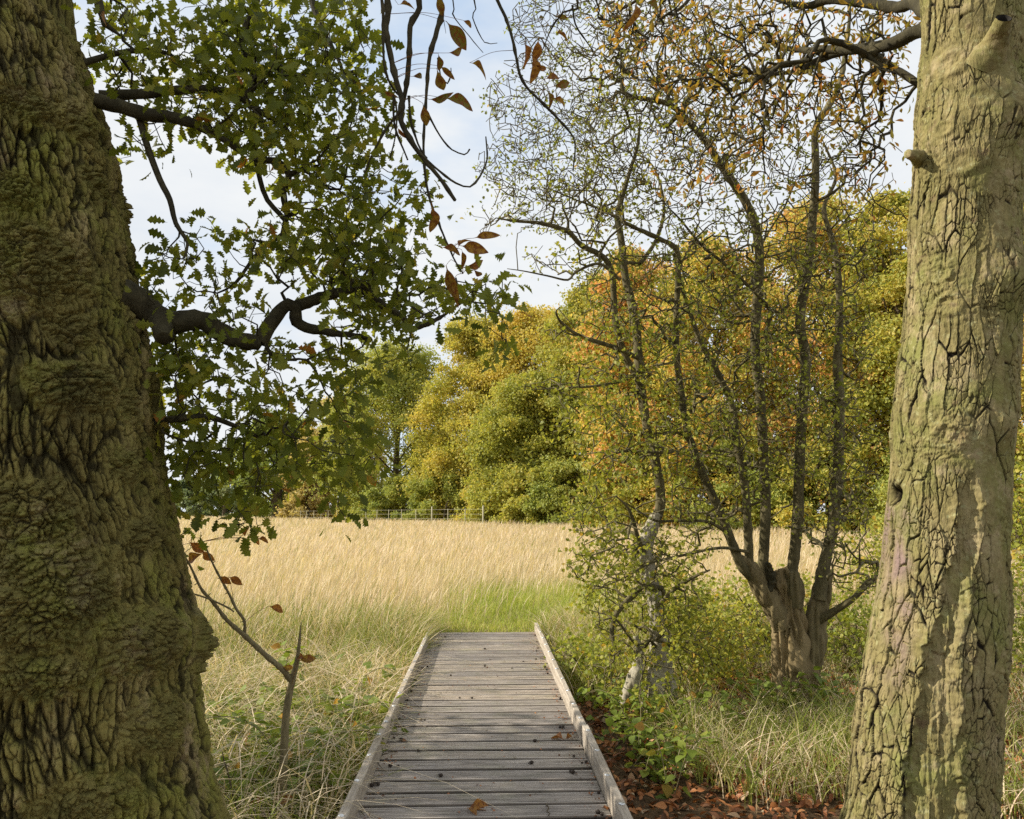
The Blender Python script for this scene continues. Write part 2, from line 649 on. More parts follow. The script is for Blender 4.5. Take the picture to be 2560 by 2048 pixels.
# ------------------------------------------------------------------ grasses
def blades(mb, base, h, lean, bend, width, tone, prof=(1, .9, .7, .4, 0), face=None, r=rng, droop=0.0):
    n = len(base)
    k = len(prof)
    t = np.linspace(0, 1, k)
    ld = np.stack([np.cos(lean), np.sin(lean), 0 * lean], -1)
    up = A(0, 0, 1)
    s = t[None, :, None]
    bend = np.broadcast_to(bend, (n,))
    h = np.broadcast_to(h, (n,))
    hz = (s - 0.42 * bend[:, None, None] * s ** 2.2)
    c = base[:, None] + h[:, None, None] * (up * hz + ld[:, None] * bend[:, None, None] * s ** 1.8 * .85)
    a = r.random(n) * math.pi if face is None else face + r.normal(size=n) * .5
    w = np.stack([np.cos(a), np.sin(a), 0 * a], -1)[:, None] * (np.broadcast_to(width, (n,))[:, None, None] * np.array(prof)[None, :, None] * .5)
    v = np.stack([c - w, c + w], 2).reshape(n, 2 * k, 3)
    q = np.arange(k - 1)[:, None] * 2
    f = np.concatenate([q, q + 1, q + 3, q + 2], 1)[None] + (np.arange(n) * 2 * k)[:, None, None]
    tt = np.repeat(np.broadcast_to(tone, (n,)), 2 * k)
    mb.add(v, f.reshape(-1, 4), tt)


# dry meadow
mb = MB()
bands = [(10.2, 13, 380), (13, 18, 270), (18, 26, 155), (26, 38, 92), (38, 58, 52), (58, 112, 13)]
for y0, y1, dens in bands:
    x0, x1 = -.72 * y1 - 1, .62 * y1 + 1
    if y0 > 50:
        x1 = 0
    n = int(dens * (y1 - y0) * (x1 - x0))
    y = rng.uniform(y0, y1, n)
    x = rng.uniform(x0, x1, n)
    edge_n = .8 * pn(np.stack([x * .9, y * .9, 0 * x + 44], -1)) + .55 * rng.normal(size=n)
    path = (np.abs(x - .55 - .14 * (y - 11)) < 1.45 + .12 * np.abs(y - 12) + edge_n) & (y < 16 + 2 * edge_n)
    keep = ((x > -.68 * y - 1) & (x < .6 * y + 1)) & ~(path & (rng.random(n) < .985)) & ~((np.abs(x) < .8) & (y < 11.15))
    x, y = x[keep], y[keep]
    n = len(x)
    base = np.stack([x, y, gz(x, y) - .02], -1)
    clump = pn(np.stack([x * .35, y * .35, 0 * x], -1))
    clump2 = pn(np.stack([x * 1.6, y * 1.6, 0 * x + 5], -1))
    h = (.62 + .13 * clump + .08 * clump2) * rng.uniform(.62, 1.12, n)
    h *= np.where(y < 13, .75 + .25 * (y - 10) / 3, 1)
    tone = np.clip(.72 + .15 * clump + .10 * clump2 + .10 * rng.normal(size=n), 0, 1)
    tone = np.where((y < 14) & (rng.random(n) < .45 * (1 - sstep(10.2, 13.2, y))), rng.uniform(0, .35, n), tone)
    tone = np.where(rng.random(n) < .05, rng.uniform(.1, .4, n), tone)
    wd = np.maximum(.0042, .00033 * y) * rng.uniform(.7, 1.5, n)
    head = rng.random(n) < .6
    lean = rng.normal(.3, .9, n)
    bend = rng.uniform(.1, .6, n)
    blades(mb, base[head], h[head] * 1.12, lean[head], bend[head], wd[head], tone[head], (.6, .5, .45, 1.7, 1.2, 0), 0)
    blades(mb, base[~head], h[~head] * .9, lean[~head], bend[~head] * 1.3, wd[~head] * 1.3, tone[~head], (1, .9, .7, .4, 0), 0)
struct(mb.build('dry_meadow_grass', M_STRAW), 'stuff')

# mown green patch beyond the deck
mb = MB()
n = 34000
y = rng.uniform(10.96, 18.5, n)
x = .55 + .14 * (y - 11) + rng.uniform(-1, 1, n) * (1.5 + .16 * np.abs(y - 13))
base = np.stack([x, y, gz(x, y) - .01], -1)
c = pn(np.stack([x * 1.1, y * 1.1, 0 * x + 3], -1))
h = rng.uniform(.05, .24, n) * (1 + .6 * c) * (0.6 + .6 * sstep(11, 15, y))
blades(mb, base, h, rng.random(n) * 6.28, rng.uniform(.2, 1.1, n), .0075, np.clip(.48 + .35 * c + .25 * rng.normal(size=n), 0, 1), (1, .9, .6, 0))
struct(mb.build('short_green_grass', M_GREEN), 'stuff')


def strip(n, x0, x1, y0, y1, r=rng):
    x = r.uniform(x0, x1, n)
    y = r.uniform(y0, y1, n)
    return x, y


# tangled bank grass on both sides of the deck
def tangle(mbs, x, y, hmul, gfrac, r=rng, wid=.0068):
    keep = (np.abs(x) > .74)
    x, y = x[keep], y[keep]
    n = len(x)
    base = np.stack([x, y, gz(x, y) - .02], -1)
    c = pn(np.stack([x * 1.3, y * 1.3, 0 * x + 9], -1))
    c2 = pn(np.stack([x * 2.7, y * 2.7, 0 * x + 2], -1))
    green = r.random(n) < np.clip(gfrac + .45 * c, .03, .95)
    h = hmul * r.uniform(.5, 1.15, n) * (1 + .35 * c2)
    lean = r.random(n) * 6.28
    bend = np.where(green, r.uniform(.3, 1.1, n), r.uniform(.3, 1.55, n))
    tone = np.where(green, r.uniform(0, .3, n), np.clip(r.normal(.68, .16, n), .42, 1))
    blades(mbs, base, h, lean, bend, wid * r.uniform(.6, 1.4, n), tone, (1, 1, .9, .75, .55, .3, 0), None, r)


mb = MB()
x, y = strip(5200, -3.6, -.72, 4.0, 8.2)
tangle(mb, x, y, .60, .72, rng, .0095)
x, y = strip(2600, -3.6, -.72, 4.0, 8.2)
tangle(mb, x, y, .34, .75, rng, .011)
x, y = strip(9000, -4.6, -.72, 7.6, 11.2)
tangle(mb, x, y, .60, .48, rng, .0085)
x, y = strip(2600, -1.7, -.72, 9.4, 11.6)
tangle(mb, x, y, .5, .8)
# lodged straw lying at all angles
n = 1700
x, y = strip(n, -3.4, -.8, 4.2, 8.6)
zz = gz(x, y) + rng.uniform(.02, .32, n)
blades(mb, np.stack([x, y, zz], -1), rng.uniform(.35, .8, n), rng.random(n) * 6.28, rng.uniform(1.5, 2.4, n), .008, np.clip(rng.normal(.72, .15, n), .4, 1), (1, 1, .9, .7, .4, 0))
nn_ = 700
x = rng.uniform(-1.05, -.71, nn_)
y = rng.uniform(9.7, 11.3, nn_)
blades(mb, np.stack([x, y, gz(x, y)], -1), rng.uniform(.3, .6, nn_), rng.normal(-.2, .7, nn_), rng.uniform(.5, 1.3, nn_), .009, np.where(rng.random(nn_) < .6, rng.uniform(0, .3, nn_), rng.uniform(.5, .9, nn_)), (1, 1, .9, .75, .55, .3, 0))
# right bank
x, y = strip(5200, .75, 2.1, 8.0, 11.6)
tangle(mb, x, y, .55, .5)
x, y = strip(5500, 1.35, 4.4, 5.0, 7.4)
k = (x > 1.15 + .35 * np.abs(y - 6.6)) & (pn(np.stack([x * .9, y * .9, 0 * x + 31], -1)) > -.22)
tangle(mb, x[k], y[k], .50, .62, rng, .0085)
x, y = strip(5000, 2.6, 7.5, 6.0, 10.5)
tangle(mb, x, y, .5, .55)
x, y = strip(7000, 2.5, 12.5, 10, 15)
tangle(mb, x, y, .6, .45, rng, .008)
struct(mb.build('rough_bank_grass', M_STRAW), 'stuff')

# leaf litter and bare twigs under the trees
mb = MB()
n = 15000
x, y = strip(n, .74, 6.5, 3.6, 9.5)
z = gz(x, y) + rng.uniform(.0, .05, n)
put(mb, T_CHE, np.stack([x, y, z], -1), unit(rng.normal(size=(n, 3)) * A(1, 1, .25)), unit(rng.normal(size=(n, 3)) * .45 + A(0, 0, 1)),
    rng.uniform(.03, .09, n), np.clip(rng.normal(.55, .25, n), 0, 1), 1.3)
n = 2500
x, y = strip(n, -4, -.74, 3.8, 9)
put(mb, T_CHE, np.stack([x, y, gz(x, y) + rng.uniform(0, .04, n)], -1), unit(rng.normal(size=(n, 3)) * A(1, 1, .25)), unit(rng.normal(size=(n, 3)) * .45 + A(0, 0, 1)),
    rng.uniform(.04, .1, n), np.clip(rng.normal(.45, .25, n), 0, 1), 1.2)
struct(mb.build('leaf_litter', M_LITTER), 'stuff')

# ------------------------------------------------------------------ boardwalk
bw = thing('boardwalk', 'weathered grey timber boardwalk of ribbed planks with low edge rails', 'boardwalk', (0, 5, 0))
mb = MB()
pitch, gap = .2042, .032
yk = 10.94
r2 = np.random.default_rng(11)
while yk > -.7:
    ys, zs = [], []
    w = pitch - gap
    prof = [(0, -.04), (0, -.01), (.007, 0)]
    ng = 6
    for g in range(ng):
        c = .02 + (w - .04) * (g + .5) / ng
        prof += [(c - .0095, 0), (c - .006, -.008), (c + .006, -.008), (c + .0095, 0)]
    prof += [(w - .007, 0), (w, -.01), (w, -.04)]
    prof = np.array(prof)
    nx = 14
    xs = np.linspace(-.654, .654, nx)
    dz = r2.normal() * .0009 + .0012 * r2.normal() * (xs / .65)
    dy = r2.normal() * .002 + .0022 * r2.normal() * (xs / .65)
    v = np.zeros((len(prof), nx, 3))
    v[..., 0] = xs
    v[..., 1] = yk - pitch + prof[:, 0:1] + dy
    v[..., 2] = prof[:, 1:2] + dz
    m = len(prof)
    a = np.arange(m - 1)[:, None] * nx
    b = np.arange(nx - 1)[None]
    f = np.stack([a + b, a + b + 1, a + nx + b + 1, a + nx + b], -1).reshape(-1, 4)[:, ::-1]
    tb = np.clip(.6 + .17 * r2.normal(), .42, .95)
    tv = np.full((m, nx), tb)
    tv[[2, -3]] = .30  # bevels darkened too, widening the painted gap line
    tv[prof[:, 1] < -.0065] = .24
    tv[prof[:, 1] < -.0085] = .0  # plank sides near-black: dirt plus painted shade of the gap
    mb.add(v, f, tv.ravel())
    yk -= pitch
# joists underneath
for xj in (-.55, 0, .55):
    bx = np.array([(xj + a * .035, yy, zz) for a in (-1, 1) for yy in (-.6, 10.9) for zz in (-.2, -.045)])
    mb.add(bx, np.array([[0, 1, 3, 2], [4, 6, 7, 5], [0, 4, 5, 1], [2, 3, 7, 6], [1, 5, 7, 3], [0, 2, 6, 4]]), .2)
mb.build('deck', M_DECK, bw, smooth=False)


def beam(mb, x0, x1, y0, y1, z0, z1, bev=.006, tw=0.0):
    """a squared timber with bevelled arrises along y"""
    sec = np.array([(x0, z0), (x1, z0), (x1, z1 - bev), (x1 - bev, z1), (x0 + bev, z1), (x0, z1 - bev)])
    m = len(sec)
    ys = np.linspace(y0, y1, 30)
    v = np.zeros((30, m, 3))
    wob = .004 * pn(np.stack([ys * .8, 0 * ys + x0 * 9, 0 * ys], -1))
    v[..., 0] = sec[None, :, 0] + wob[:, None] + tw * np.linspace(0, 1, 30)[:, None]
    v[..., 1] = ys[:, None]
    v[..., 2] = sec[None, :, 1] + .6 * wob[:, None]
    i = np.arange(29)[:, None] * m
    j = np.arange(m)[None]
    k = (j + 1) % m
    mb.add(v, np.stack([i + j, i + m + j, i + m + k, i + k], -1).reshape(-1, 4))
    mb.add(v[0], np.array([[0, 1, 2, 3, 4, 5]]))
    mb.add(v[-1], np.array([[5, 4, 3, 2, 1, 0]]))


def bolt_mesh(c, s=.016):
    mb = MB()
    a = np.linspace(0, 6.2832, 10, endpoint=False)
    rings = [(1, 0), (1, .25), (.75, .45), (.35, .55)]
    v = np.array([[(c[0] + s * q * math.cos(t), c[1] + s * q * math.sin(t), c[2] + s * .8 * z) for t in a] for q, z in rings])
    i = np.arange(3)[:, None] * 10
    j = np.arange(10)[None]
    k = (j + 1) % 10
    mb.add(v, np.stack([i + j, i + k, i + 10 + k, i + 10 + j], -1).reshape(-1, 4))
    mb.add(v[-1], np.arange(10)[None])
    return mb


for x0, x1, y0, y1, s in ((-.702, -.656, -.6, 5.72, 0), (-.703, -.657, 5.726, 10.75, 0), (.662, .708, -.6, 5.78, 0), (.655, .701, 5.787, 11.0, 0)):
    mb = MB()
    beam(mb, x0, x1, y0, y1, -.12, .108 + (.006 if y0 < 0 else 0))
    rl = mb.build('edge_rail', M_RAIL, bw, smooth=False)
    yb = y0 + .2
    while yb < y1 - .1:
        if yb > 3.0:
            bolt_mesh(((x0 + x1) / 2 + r2.normal() * .003, yb, .1085 + (.006 if y0 < 0 else 0))).build('bolt', M_BOLT, rl)
        yb += .46 + r2.normal() * .015

# debris on the deck
G_H = 'dark husks scattered on the boardwalk'


def husk_mb(seed):
    r = np.random.default_rng(seed)
    mb = MB()
    u = np.linspace(0, math.pi, 7)
    a = np.linspace(0, 2 * math.pi, 9, endpoint=False)
    v = np.stack([np.sin(u)[:, None] * np.cos(a), np.sin(u)[:, None] * np.sin(a), np.cos(u)[:, None] + 0 * a], -1)
    v = v * (1 + .25 * pn(v.reshape(-1, 3) * 2.5 + seed)[:, None].reshape(7, 9, 1)) * .0105 * A(1, 1, .8)
    v[..., 2] += .008
    i = np.arange(6)[:, None] * 9
    j = np.arange(9)[None]
    k = (j + 1) % 9
    mb.add(v, np.stack([i + j, i + 9 + j, i + 9 + k, i + k], -1).reshape(-1, 4))
    # split shell flap
    put(mb, T_BRAM, A((.004, 0, .006))[None] if False else np.array([[.004, 0, .006]]), np.array([[1, .3, .25]]), np.array([[0, 0, 1.]]), .022, .2)
    return mb


hp = [husk_mb(s).build('nut_husk', M_HUSK) for s in (1, 2, 3)]
spots = [(px, py) for px, py in ((1011, 1621), (1098, 1615), (1068, 1668), (1056, 1673), (1050, 1685), (1028, 1703), (1025, 1730), (1086, 1683), (1127, 1691), (1212, 1624),
         (1212, 1667), (1345, 1622), (1341, 1629), (1308, 1655), (1340, 1650), (1362, 1670), (1369, 1686), (1280, 1672), (1367, 1676), (1149, 1747), (1180, 1747), (1052, 1802),
         (1062, 1802), (990, 1800), (1045, 1880), (995, 1918), (976, 1918), (1102, 1943), (1329, 1911), (1337, 1856), (1400, 1821), (1408, 1821), (1414, 1748), (1455, 1910), (1473, 1908),
         (1426, 1932), (1432, 1935), (1495, 2036), (1505, 2040), (1505, 1985), (935, 1962), (930, 1968), (945, 1965), (1113, 1594), (1342, 1590), (1016, 1752), (1018, 1745), (1435, 1893), (985, 1848), (1003, 1852))]
for k, (px, py) in enumerate(spots):
    d = ray(px, py)
    q = CAM + d * ((CAM[2]) / -d[2])
    q[0] = np.clip(q[0], -.635, .635)
    o = hp[k] if k < 3 else hp[k % 3].copy()
    if k >= 3:
        C.objects.link(o)
    o.location = (q[0], q[1], .001)
    o.rotation_euler = (0, 0, r2.random() * 6.28)
    o.scale = (r2.uniform(.7, 1.35),) * 3
    tag(o, 'small dark brown nut husk lying on the grey planks', 'nut husk', G_H)


mb = MB()
n = 900
side_ = np.where(rng.random(n) < .5, -1, 1)
x = side_ * (.645 - np.abs(rng.normal(0, .05, n)) - (rng.random(n) < .25) * rng.uniform(0, .9, n))
y = rng.uniform(3.5, 10.9, n)
put(mb, T_BRAM, np.stack([x, y, 0 * x + .004], -1), unit(rng.normal(size=(n, 3)) * A(1, 1, .2)), unit(rng.normal(size=(n, 3)) * .3 + A(0, 0, 1)), rng.uniform(.006, .026, n), np.clip(rng.normal(.3, .25, n), 0, 1), .8)
struct(mb.build('leaf_debris', M_LITTER), 'stuff')


def deckpt(px, py, z=.006):
    d = ray(px, py)
    q = CAM + d * ((CAM[2] - z) / -d[2])
    return q


def fallen(px, py, label, size, ax, nr, tone=.75, T=T_CURL):
    q = deckpt(px, py)
    mb = MB()
    put(mb, T, np.array([q]), np.array([ax], float), np.array([nr], float), size, tone, 1.4)
    put(mb, T, np.array([q + A(.01, .01, 0)]), np.array([[ax[1] + .2, -ax[0], .5]], float), np.array([nr], float), size * .7, tone - .1, 1.2)
    tag(mb.build('fallen_leaf', M_DEADLEAF), label, 'leaf')


fallen(1167, 2022, 'curled brown leaf standing on the nearest plank mid deck', .13, (1, .1, .2), (0, -.6, 1))
fallen(1410, 1850, 'crumpled orange-brown leaf beside the right-hand edge rail', .11, (-.6, .6, .3), (.3, -.5, 1), .8)
fallen(1504, 2020, 'small reddish leaf scrap at the near end of right rail', .05, (1, .3, .1), (0, 0, 1), 1)
fallen(1001, 1851, 'small dark red leaf scrap by the left rail mid deck', .05, (1, .3, .1), (0, 0, 1), 1)


def dtwig(pts, label, rr=.003, mat=None):
    mb = MB()
    p, ra = limb(np.array([deckpt(a, b, .006 + .012 * (k % 2)) for k, (a, b) in enumerate(pts)]), [rr, rr * .5], .01)
    tube(mb, p, ra, 5)
    tag(mb.build('fallen_twig', mat or M_TWIG), label, 'twig')


dtwig([(1365, 2010), (1372, 2020), (1367, 2028), (1375, 2034), (1370, 2040)], 'short forked grey twig lying near the bottom right planks', .004)
dtwig([(940, 1900), (952, 1918), (965, 1930)], 'thin bent twig against the left rail, third from the near end', .003)
dtwig([(955, 1888), (975, 1881), (993, 1880)], 'thin straight twig sticking out from the left rail among husks', .003)
dtwig([(1350, 1645), (1362, 1645), (1371, 1638)], 'dark forked twig beside the right rail near the far end', .005)
dtwig([(1330, 1671), (1350, 1674), (1372, 1673)], 'pale yellow-green twig beside the right rail', .004, M_SAPBARK)
dtwig([(900, 2025), (905, 2032), (912, 2040)], 'thin dark twig in the near left corner of the deck', .003)
dtwig([(980, 1835), (1012, 1838), (1021, 1845)], 'fine curved stalk on the planks beside the left rail', .0025)

# ------------------------------------------------------------------ trees near the camera
def cloud(mb, T, o, r, per_tip, spread, size, droop, tones, on_nodes=0.0, wid=1.0, upn=.6):
    """leaves round the tips (and along the last twigs) of a grown branch"""
    pos, ax = [], []
    for p, d, m in ((o['tp'], o['td'], per_tip), (o['nd'], o['ndd'], on_nodes)):
        if len(p) == 0 or m <= 0:
            continue
        cnt = np.full(len(p), int(m)) + (r.random(len(p)) < (m - int(m)))
        pp = np.repeat(p, cnt, 0)
        dd = np.repeat(d, cnt, 0)
        pos.append(pp + r.normal(size=pp.shape) * spread)
        ax.append(unit(dd * .7 + r.normal(size=pp.shape) * .75 + A(0, 0, -droop)))
    if not pos:
        return
    pos = np.vstack(pos)
    ax = np.vstack(ax)
    n = len(pos)
    nrm = unit(r.normal(size=(n, 3)) * .7 + A(0, 0, upn))
    t = np.clip(tones[0] + tones[1] * r.normal(size=n) + tones[2] * pn(pos * 1.7), 0, 1)
    put(mb, T, pos, ax, nrm, r.uniform(size[0], size[1], n), t, wid)


def branch_part(root, limbs_px, o_list, mat, leafm, leaf_fn, r, names=('branch', 'foliage'), dispa=.006):
    """each limb with its own twigs is a branch; its leaves are a sub-part"""
    for (p, ra), o in zip(limbs_px, o_list):
        mb = MB()
        big = ra.max() > .02
        tube(mb, p, ra, 20 if big else 7, disp=barkd(dispa * min(1, ra.max() / .04)) if big else None)
        for q, rr in o['ch']:
            tube(mb, q, rr, 4 if rr.max() < .006 else 6)
        b = mb.build(names[0], mat, root)
        lf = MB()
        leaf_fn(lf, o)
        if lf.n:
            lf.build(names[1], leafm, b)


def trunk_mesh(zs, cx, cy, R, disp, nf=420, nb=90, halfw=1.75):
    """dense round the side that faces the boardwalk, coarser behind; returns pts, shape"""
    face = math.atan2(-cy[len(cy) // 2], -cx[len(cx) // 2])
    th = np.concatenate([np.linspace(-halfw, halfw, nf, endpoint=False), np.linspace(halfw, 2 * math.pi - halfw, nb, endpoint=False)]) + face
    n = np.stack([np.cos(th), np.sin(th), 0 * th], -1)
    c = np.stack([cx, cy, zs], -1)
    base = c[:, None] + R[:, None, None] * n[None]
    return base, n, th


def grid_faces(rows, cols):
    i = np.arange(rows - 1)[:, None] * cols
    j = np.arange(cols)[None]
    k = (j + 1) % cols
    return np.stack([i + j, i + k, i + cols + k, i + cols + j], -1).reshape(-1, 4)


# ---- the old oak --------------------------------------------------
OY = 3.45
OS = OY / 4.15
prof_px = [(150, -330), (190, -60), (205, 0), (184, 0), (212, 100), (244, 200), (279, 299), (299, 399), (317, 499), (337, 598), (346, 698), (372, 798), (384, 870), (401, 950), (408, 1099), (421, 1199), (446, 1299), (469, 1398), (490, 1498), (512, 1560), (517, 1628), (505, 1682), (512, 1760), (522, 1830), (532, 1926), (550, 2020), (585, 2120), (640, 2230)]
prof_px = [p for p in prof_px if p not in [(205, 0), (190, -60), (150, -330)]]
ed = np.array([P(a, b, OY) for a, b in prof_px])
o_ = np.argsort(ed[:, 2])
edz, edx = ed[o_, 2], ed[o_, 0]
zs = np.concatenate([np.linspace(-.55, -.2, 30), np.linspace(-.19, 3.75, 1150), np.linspace(3.8, 9, 70)])
Rz = np.interp(zs, [-.55, -.2, .4, 1.5, 3, 4.4, 9], [.80, .70, .64, .60, .56, .51, .36])
ex = np.interp(zs, edz, edx) - .085
ex = np.where(zs > edz[-1], edx[-1] - .085 - (zs - edz[-1]) * .16, ex)
ker = np.hanning(31)
ker /= ker.sum()
exs = np.convolve(np.pad(ex, 15, 'edge'), ker, 'valid')
cx = exs - Rz * 1.005
cx = np.where(zs > 4.35, cx, cx)
cy = np.full_like(zs, OY + .12)
base, nn, th = trunk_mesh(zs, cx, cy, Rz, None, 720, 90, 1.7)
rows, cols = base.shape[:2]
bp_ = base.reshape(-1, 3)
front = ((bp_ - CAM) * np.tile(nn, (rows, 1))).sum(1) < 0
scr = proj(bp_)
burrs = [(100, 660, 130, 120, .05), (70, 260, 90, 50, .03), (205, 310, 70, 60, .03), (200, 970, 120, 70, .05), (320, 1163, 55, 50, .045), (60, 1290, 110, 100, .05), (95, 1490, 170, 150, .08),
         (370, 1600, 120, 90, .07), (400, 1815, 90, 75, .06), (120, 1690, 100, 55, .05), (500, 1615, 45, 90, .075), (365, 1330, 65, 45, .035), (235, 2010, 110, 60, .03), (185, 820, 70, 50, .03), (20, 480, 70, 60, .04), (250, 455, 60, 40, .025),
         (320, 520, 40, 50, .03), (330, 1010, 40, 60, .02)]
w = np.zeros(len(bp_))
bulge = np.zeros(len(bp_))
for bx, by, rx, ry, hh in burrs:
    dd = np.where(front, np.hypot(scr[:, 0] - bx, scr[:, 1] - by), 1e9)
    c0 = bp_[np.argmin(dd)]
    q = bp_ - c0
    rxm, rym = rx / 2048 * 3.3 * 1.25, ry / 2048 * 3.3 * 1.15
    e = np.sqrt((q[:, 0] ** 2 + q[:, 1] ** 2) / rxm ** 2 + q[:, 2] ** 2 / rym ** 2) * (1 + .25 * pn(q * 9 + by))
    g = sstep(1.15, .45, e)
    w = np.maximum(w, g)
    bulge = np.maximum(bulge, hh * sstep(1.3, .1, e))
fa_ = math.atan2(-cy[len(cy) // 2], -cx[len(cx) // 2])
ub = ((np.tile(th, rows) - fa_ + math.pi) % (2 * math.pi) - math.pi) * .57
zb = bp_[:, 2]
ubw = ub + .030 * pn(bp_ * A(3.5, 3.5, 2.2) + 3) + .010 * pn(bp_ * A(11, 11, 6)) + .004 * pn(bp_ * A(30, 30, 22))
zbw = zb + .05 * pn(bp_ * A(6, 6, 4) + 8) + .012 * pn(bp_ * A(26, 26, 20) + 1)
A1, A2, ar, aou, aov = cells(ubw * 24, zbw * 5.2, 3)
B1, B2, br, bou, bov = cells(ubw * 46 + 7, zbw * 15, 11)
D1, D2, dr_, dou, dov = cells(ubw * 15 + 2, zbw * 2.3, 29)
fw = .10 * (1 + .9 * pn(bp_ * A(5, 5, 3) + 13))
e1, e2, e3 = A2 - A1, B2 - B1, D2 - D1
ridge = .024 * sstep(fw * .3, fw + .26, e1) + .012 * (ar - .5) + .010 * sstep(.02, .22, e2) + .008 * (br - .5) + .018 * sstep(.02, .20, e3) + .006 * aou
fis = np.clip(sstep(fw + .10, fw * .4, e1) + .7 * sstep(.10, .03, e2) + sstep(.11, .03, e3), 0, 1)
F1, F2 = worley(bp_ * 24 + pn(bp_ * 14)[:, None] * .7)
G1, G2 = worley(bp_ * 60 + pn(bp_ * 30)[:, None] * .5)
knob = .034 * sstep(0, .42, F2 - F1) * (.6 + .8 * np.abs(pn(bp_ * 11 + 3))) + .013 * sstep(0, .35, G2 - G1) + .014 * pn(bp_ * 13)
kfis = sstep(.13, .03, F2 - F1)
disp = bulge * 1.05 + (1 - w) * (ridge - .008) + w * knob + .012 * fbm(bp_ * 4, 2) + .0065 * fbm(bp_ * A(50, 50, 38), 3) - .045
vv = bp_ + np.tile(nn, (rows, 1)) * disp[:, None]
oak = thing('oak_tree', 'old oak with deeply ridged mossy bark and knobbly burrs, leaves hanging over the meadow', 'tree', (float(cx[200]), OY + .12, -.28))
mb = MB()
mb.add(vv, grid_faces(rows, cols), np.clip(.5 - .28 * w * (.6 + .8 * np.clip(pn(bp_ * 8), -.5, .5)) + .42 * np.where(w > .3, kfis * w, fis * (1 - w)), 0, 1))  # dark fissures and burr creases: darker bark plus painted crevice shade
mb.build('trunk', M_OAKBARK, oak)
OAKTOP = A(cx[-1], cy[-1], zs[-1])

r3 = np.random.default_rng(21)
K = .4986


def c1px(l):
    return [(a * K, b * K) for a, b in l]


ol = []
ol.append(limb(PP([(300, 735), (344, 752), (390, 790), (440, 806), (500, 800), (545, 826), (595, 850), (648, 858)], 4.25 * OS, 4.6 * OS), np.array([.085, .07, .058, .05, .046]) * OS, .02))
ol.append(limb(PP([(648, 856), (672, 818), (695, 785), (718, 760), (738, 768), (742, 806), (765, 818), (812, 830), (875, 838), (930, 850)], 4.6 * OS, 4.75 * OS), np.array([.046, .04, .036, .034, .03, .022, .012]) * OS, .02))
ol.append(limb(PP([(738, 768), (800, 745), (862, 728), (908, 712), (950, 758), (1008, 796), (1032, 822), (1090, 800), (1150, 760)], 4.7 * OS, 4.8 * OS), np.array([.036, .03, .028, .026, .02, .012, .006]) * OS, .02))
ol.append(limb(PP([(240, 250), (320, 272), (369, 287), (429, 294), (489, 312), (553, 346), (600, 380)], 4.3 * OS, 4.5 * OS), np.array([.042, .036, .032, .026, .012]) * OS, .03))
ol.append(limb(PP([(349, 300), (369, 369), (399, 449), (424, 499), (439, 558), (469, 608), (459, 648)], 4.4 * OS, 4.35 * OS), np.array([.02, .018, .016, .012, .004]) * OS, .03))
ol.append(limb(PP([(200, 160), (250, 145), (299, 132), (369, 125), (424, 135), (449, 155), (500, 200)], 4.4 * OS, 4.7 * OS), np.array([.02, .016, .012, .006]) * OS, .04))
ol.append(limb(PP([(250, 240), (350, 236), (464, 224), (530, 224), (595, 240), (645, 276), (700, 310), (725, 336), (740, 400)], 4.4 * OS, 4.7 * OS), np.array([.03, .026, .024, .02, .014, .006]) * OS, .04))
ol.append(limb(PP([(610, 242), (634, 219), (630, 169), (608, 125), (604, 85), (640, 10), (680, -80)], 4.6 * OS, 4.7 * OS), np.array([.02, .017, .014, .012]) * OS, .04))
ol.append(limb(PP([(640, 275), (631, 340), (640, 400), (650, 450), (668, 500), (713, 553), (706, 585), (648, 628), (588, 708), (543, 733)], 4.68 * OS, 4.75 * OS), np.array([.017, .016, .015, .015, .012, .005]) * OS, .04))
ol.append(limb(PP([(645, 405), (690, 402), (722, 436), (708, 480), (718, 538), (713, 556)], 4.68 * OS, 4.74 * OS), np.array([.02, .022, .02, .016]) * OS, .03))
ol.append(limb(PP([(385, 1052), (449, 1047), (519, 1042), (573, 1059), (638, 1089), (690, 1120)], 4.3 * OS, 4.7 * OS), np.array([.022, .018, .016, .012, .004]) * OS, .03))
ol.append(limb(PP([(700, -200), (760, -60), (800, 60), (850, 160), (880, 260)], 4.9 * OS, 4.8 * OS), np.array([.03, .02, .012, .006]) * OS, .05))
ol.append(limb(PP([(120, -350), (200, -200), (240, -20), (262, 60), (300, 90)], 4.3 * OS, 4.4 * OS), np.array([.05, .03, .02, .008]) * OS, .05))
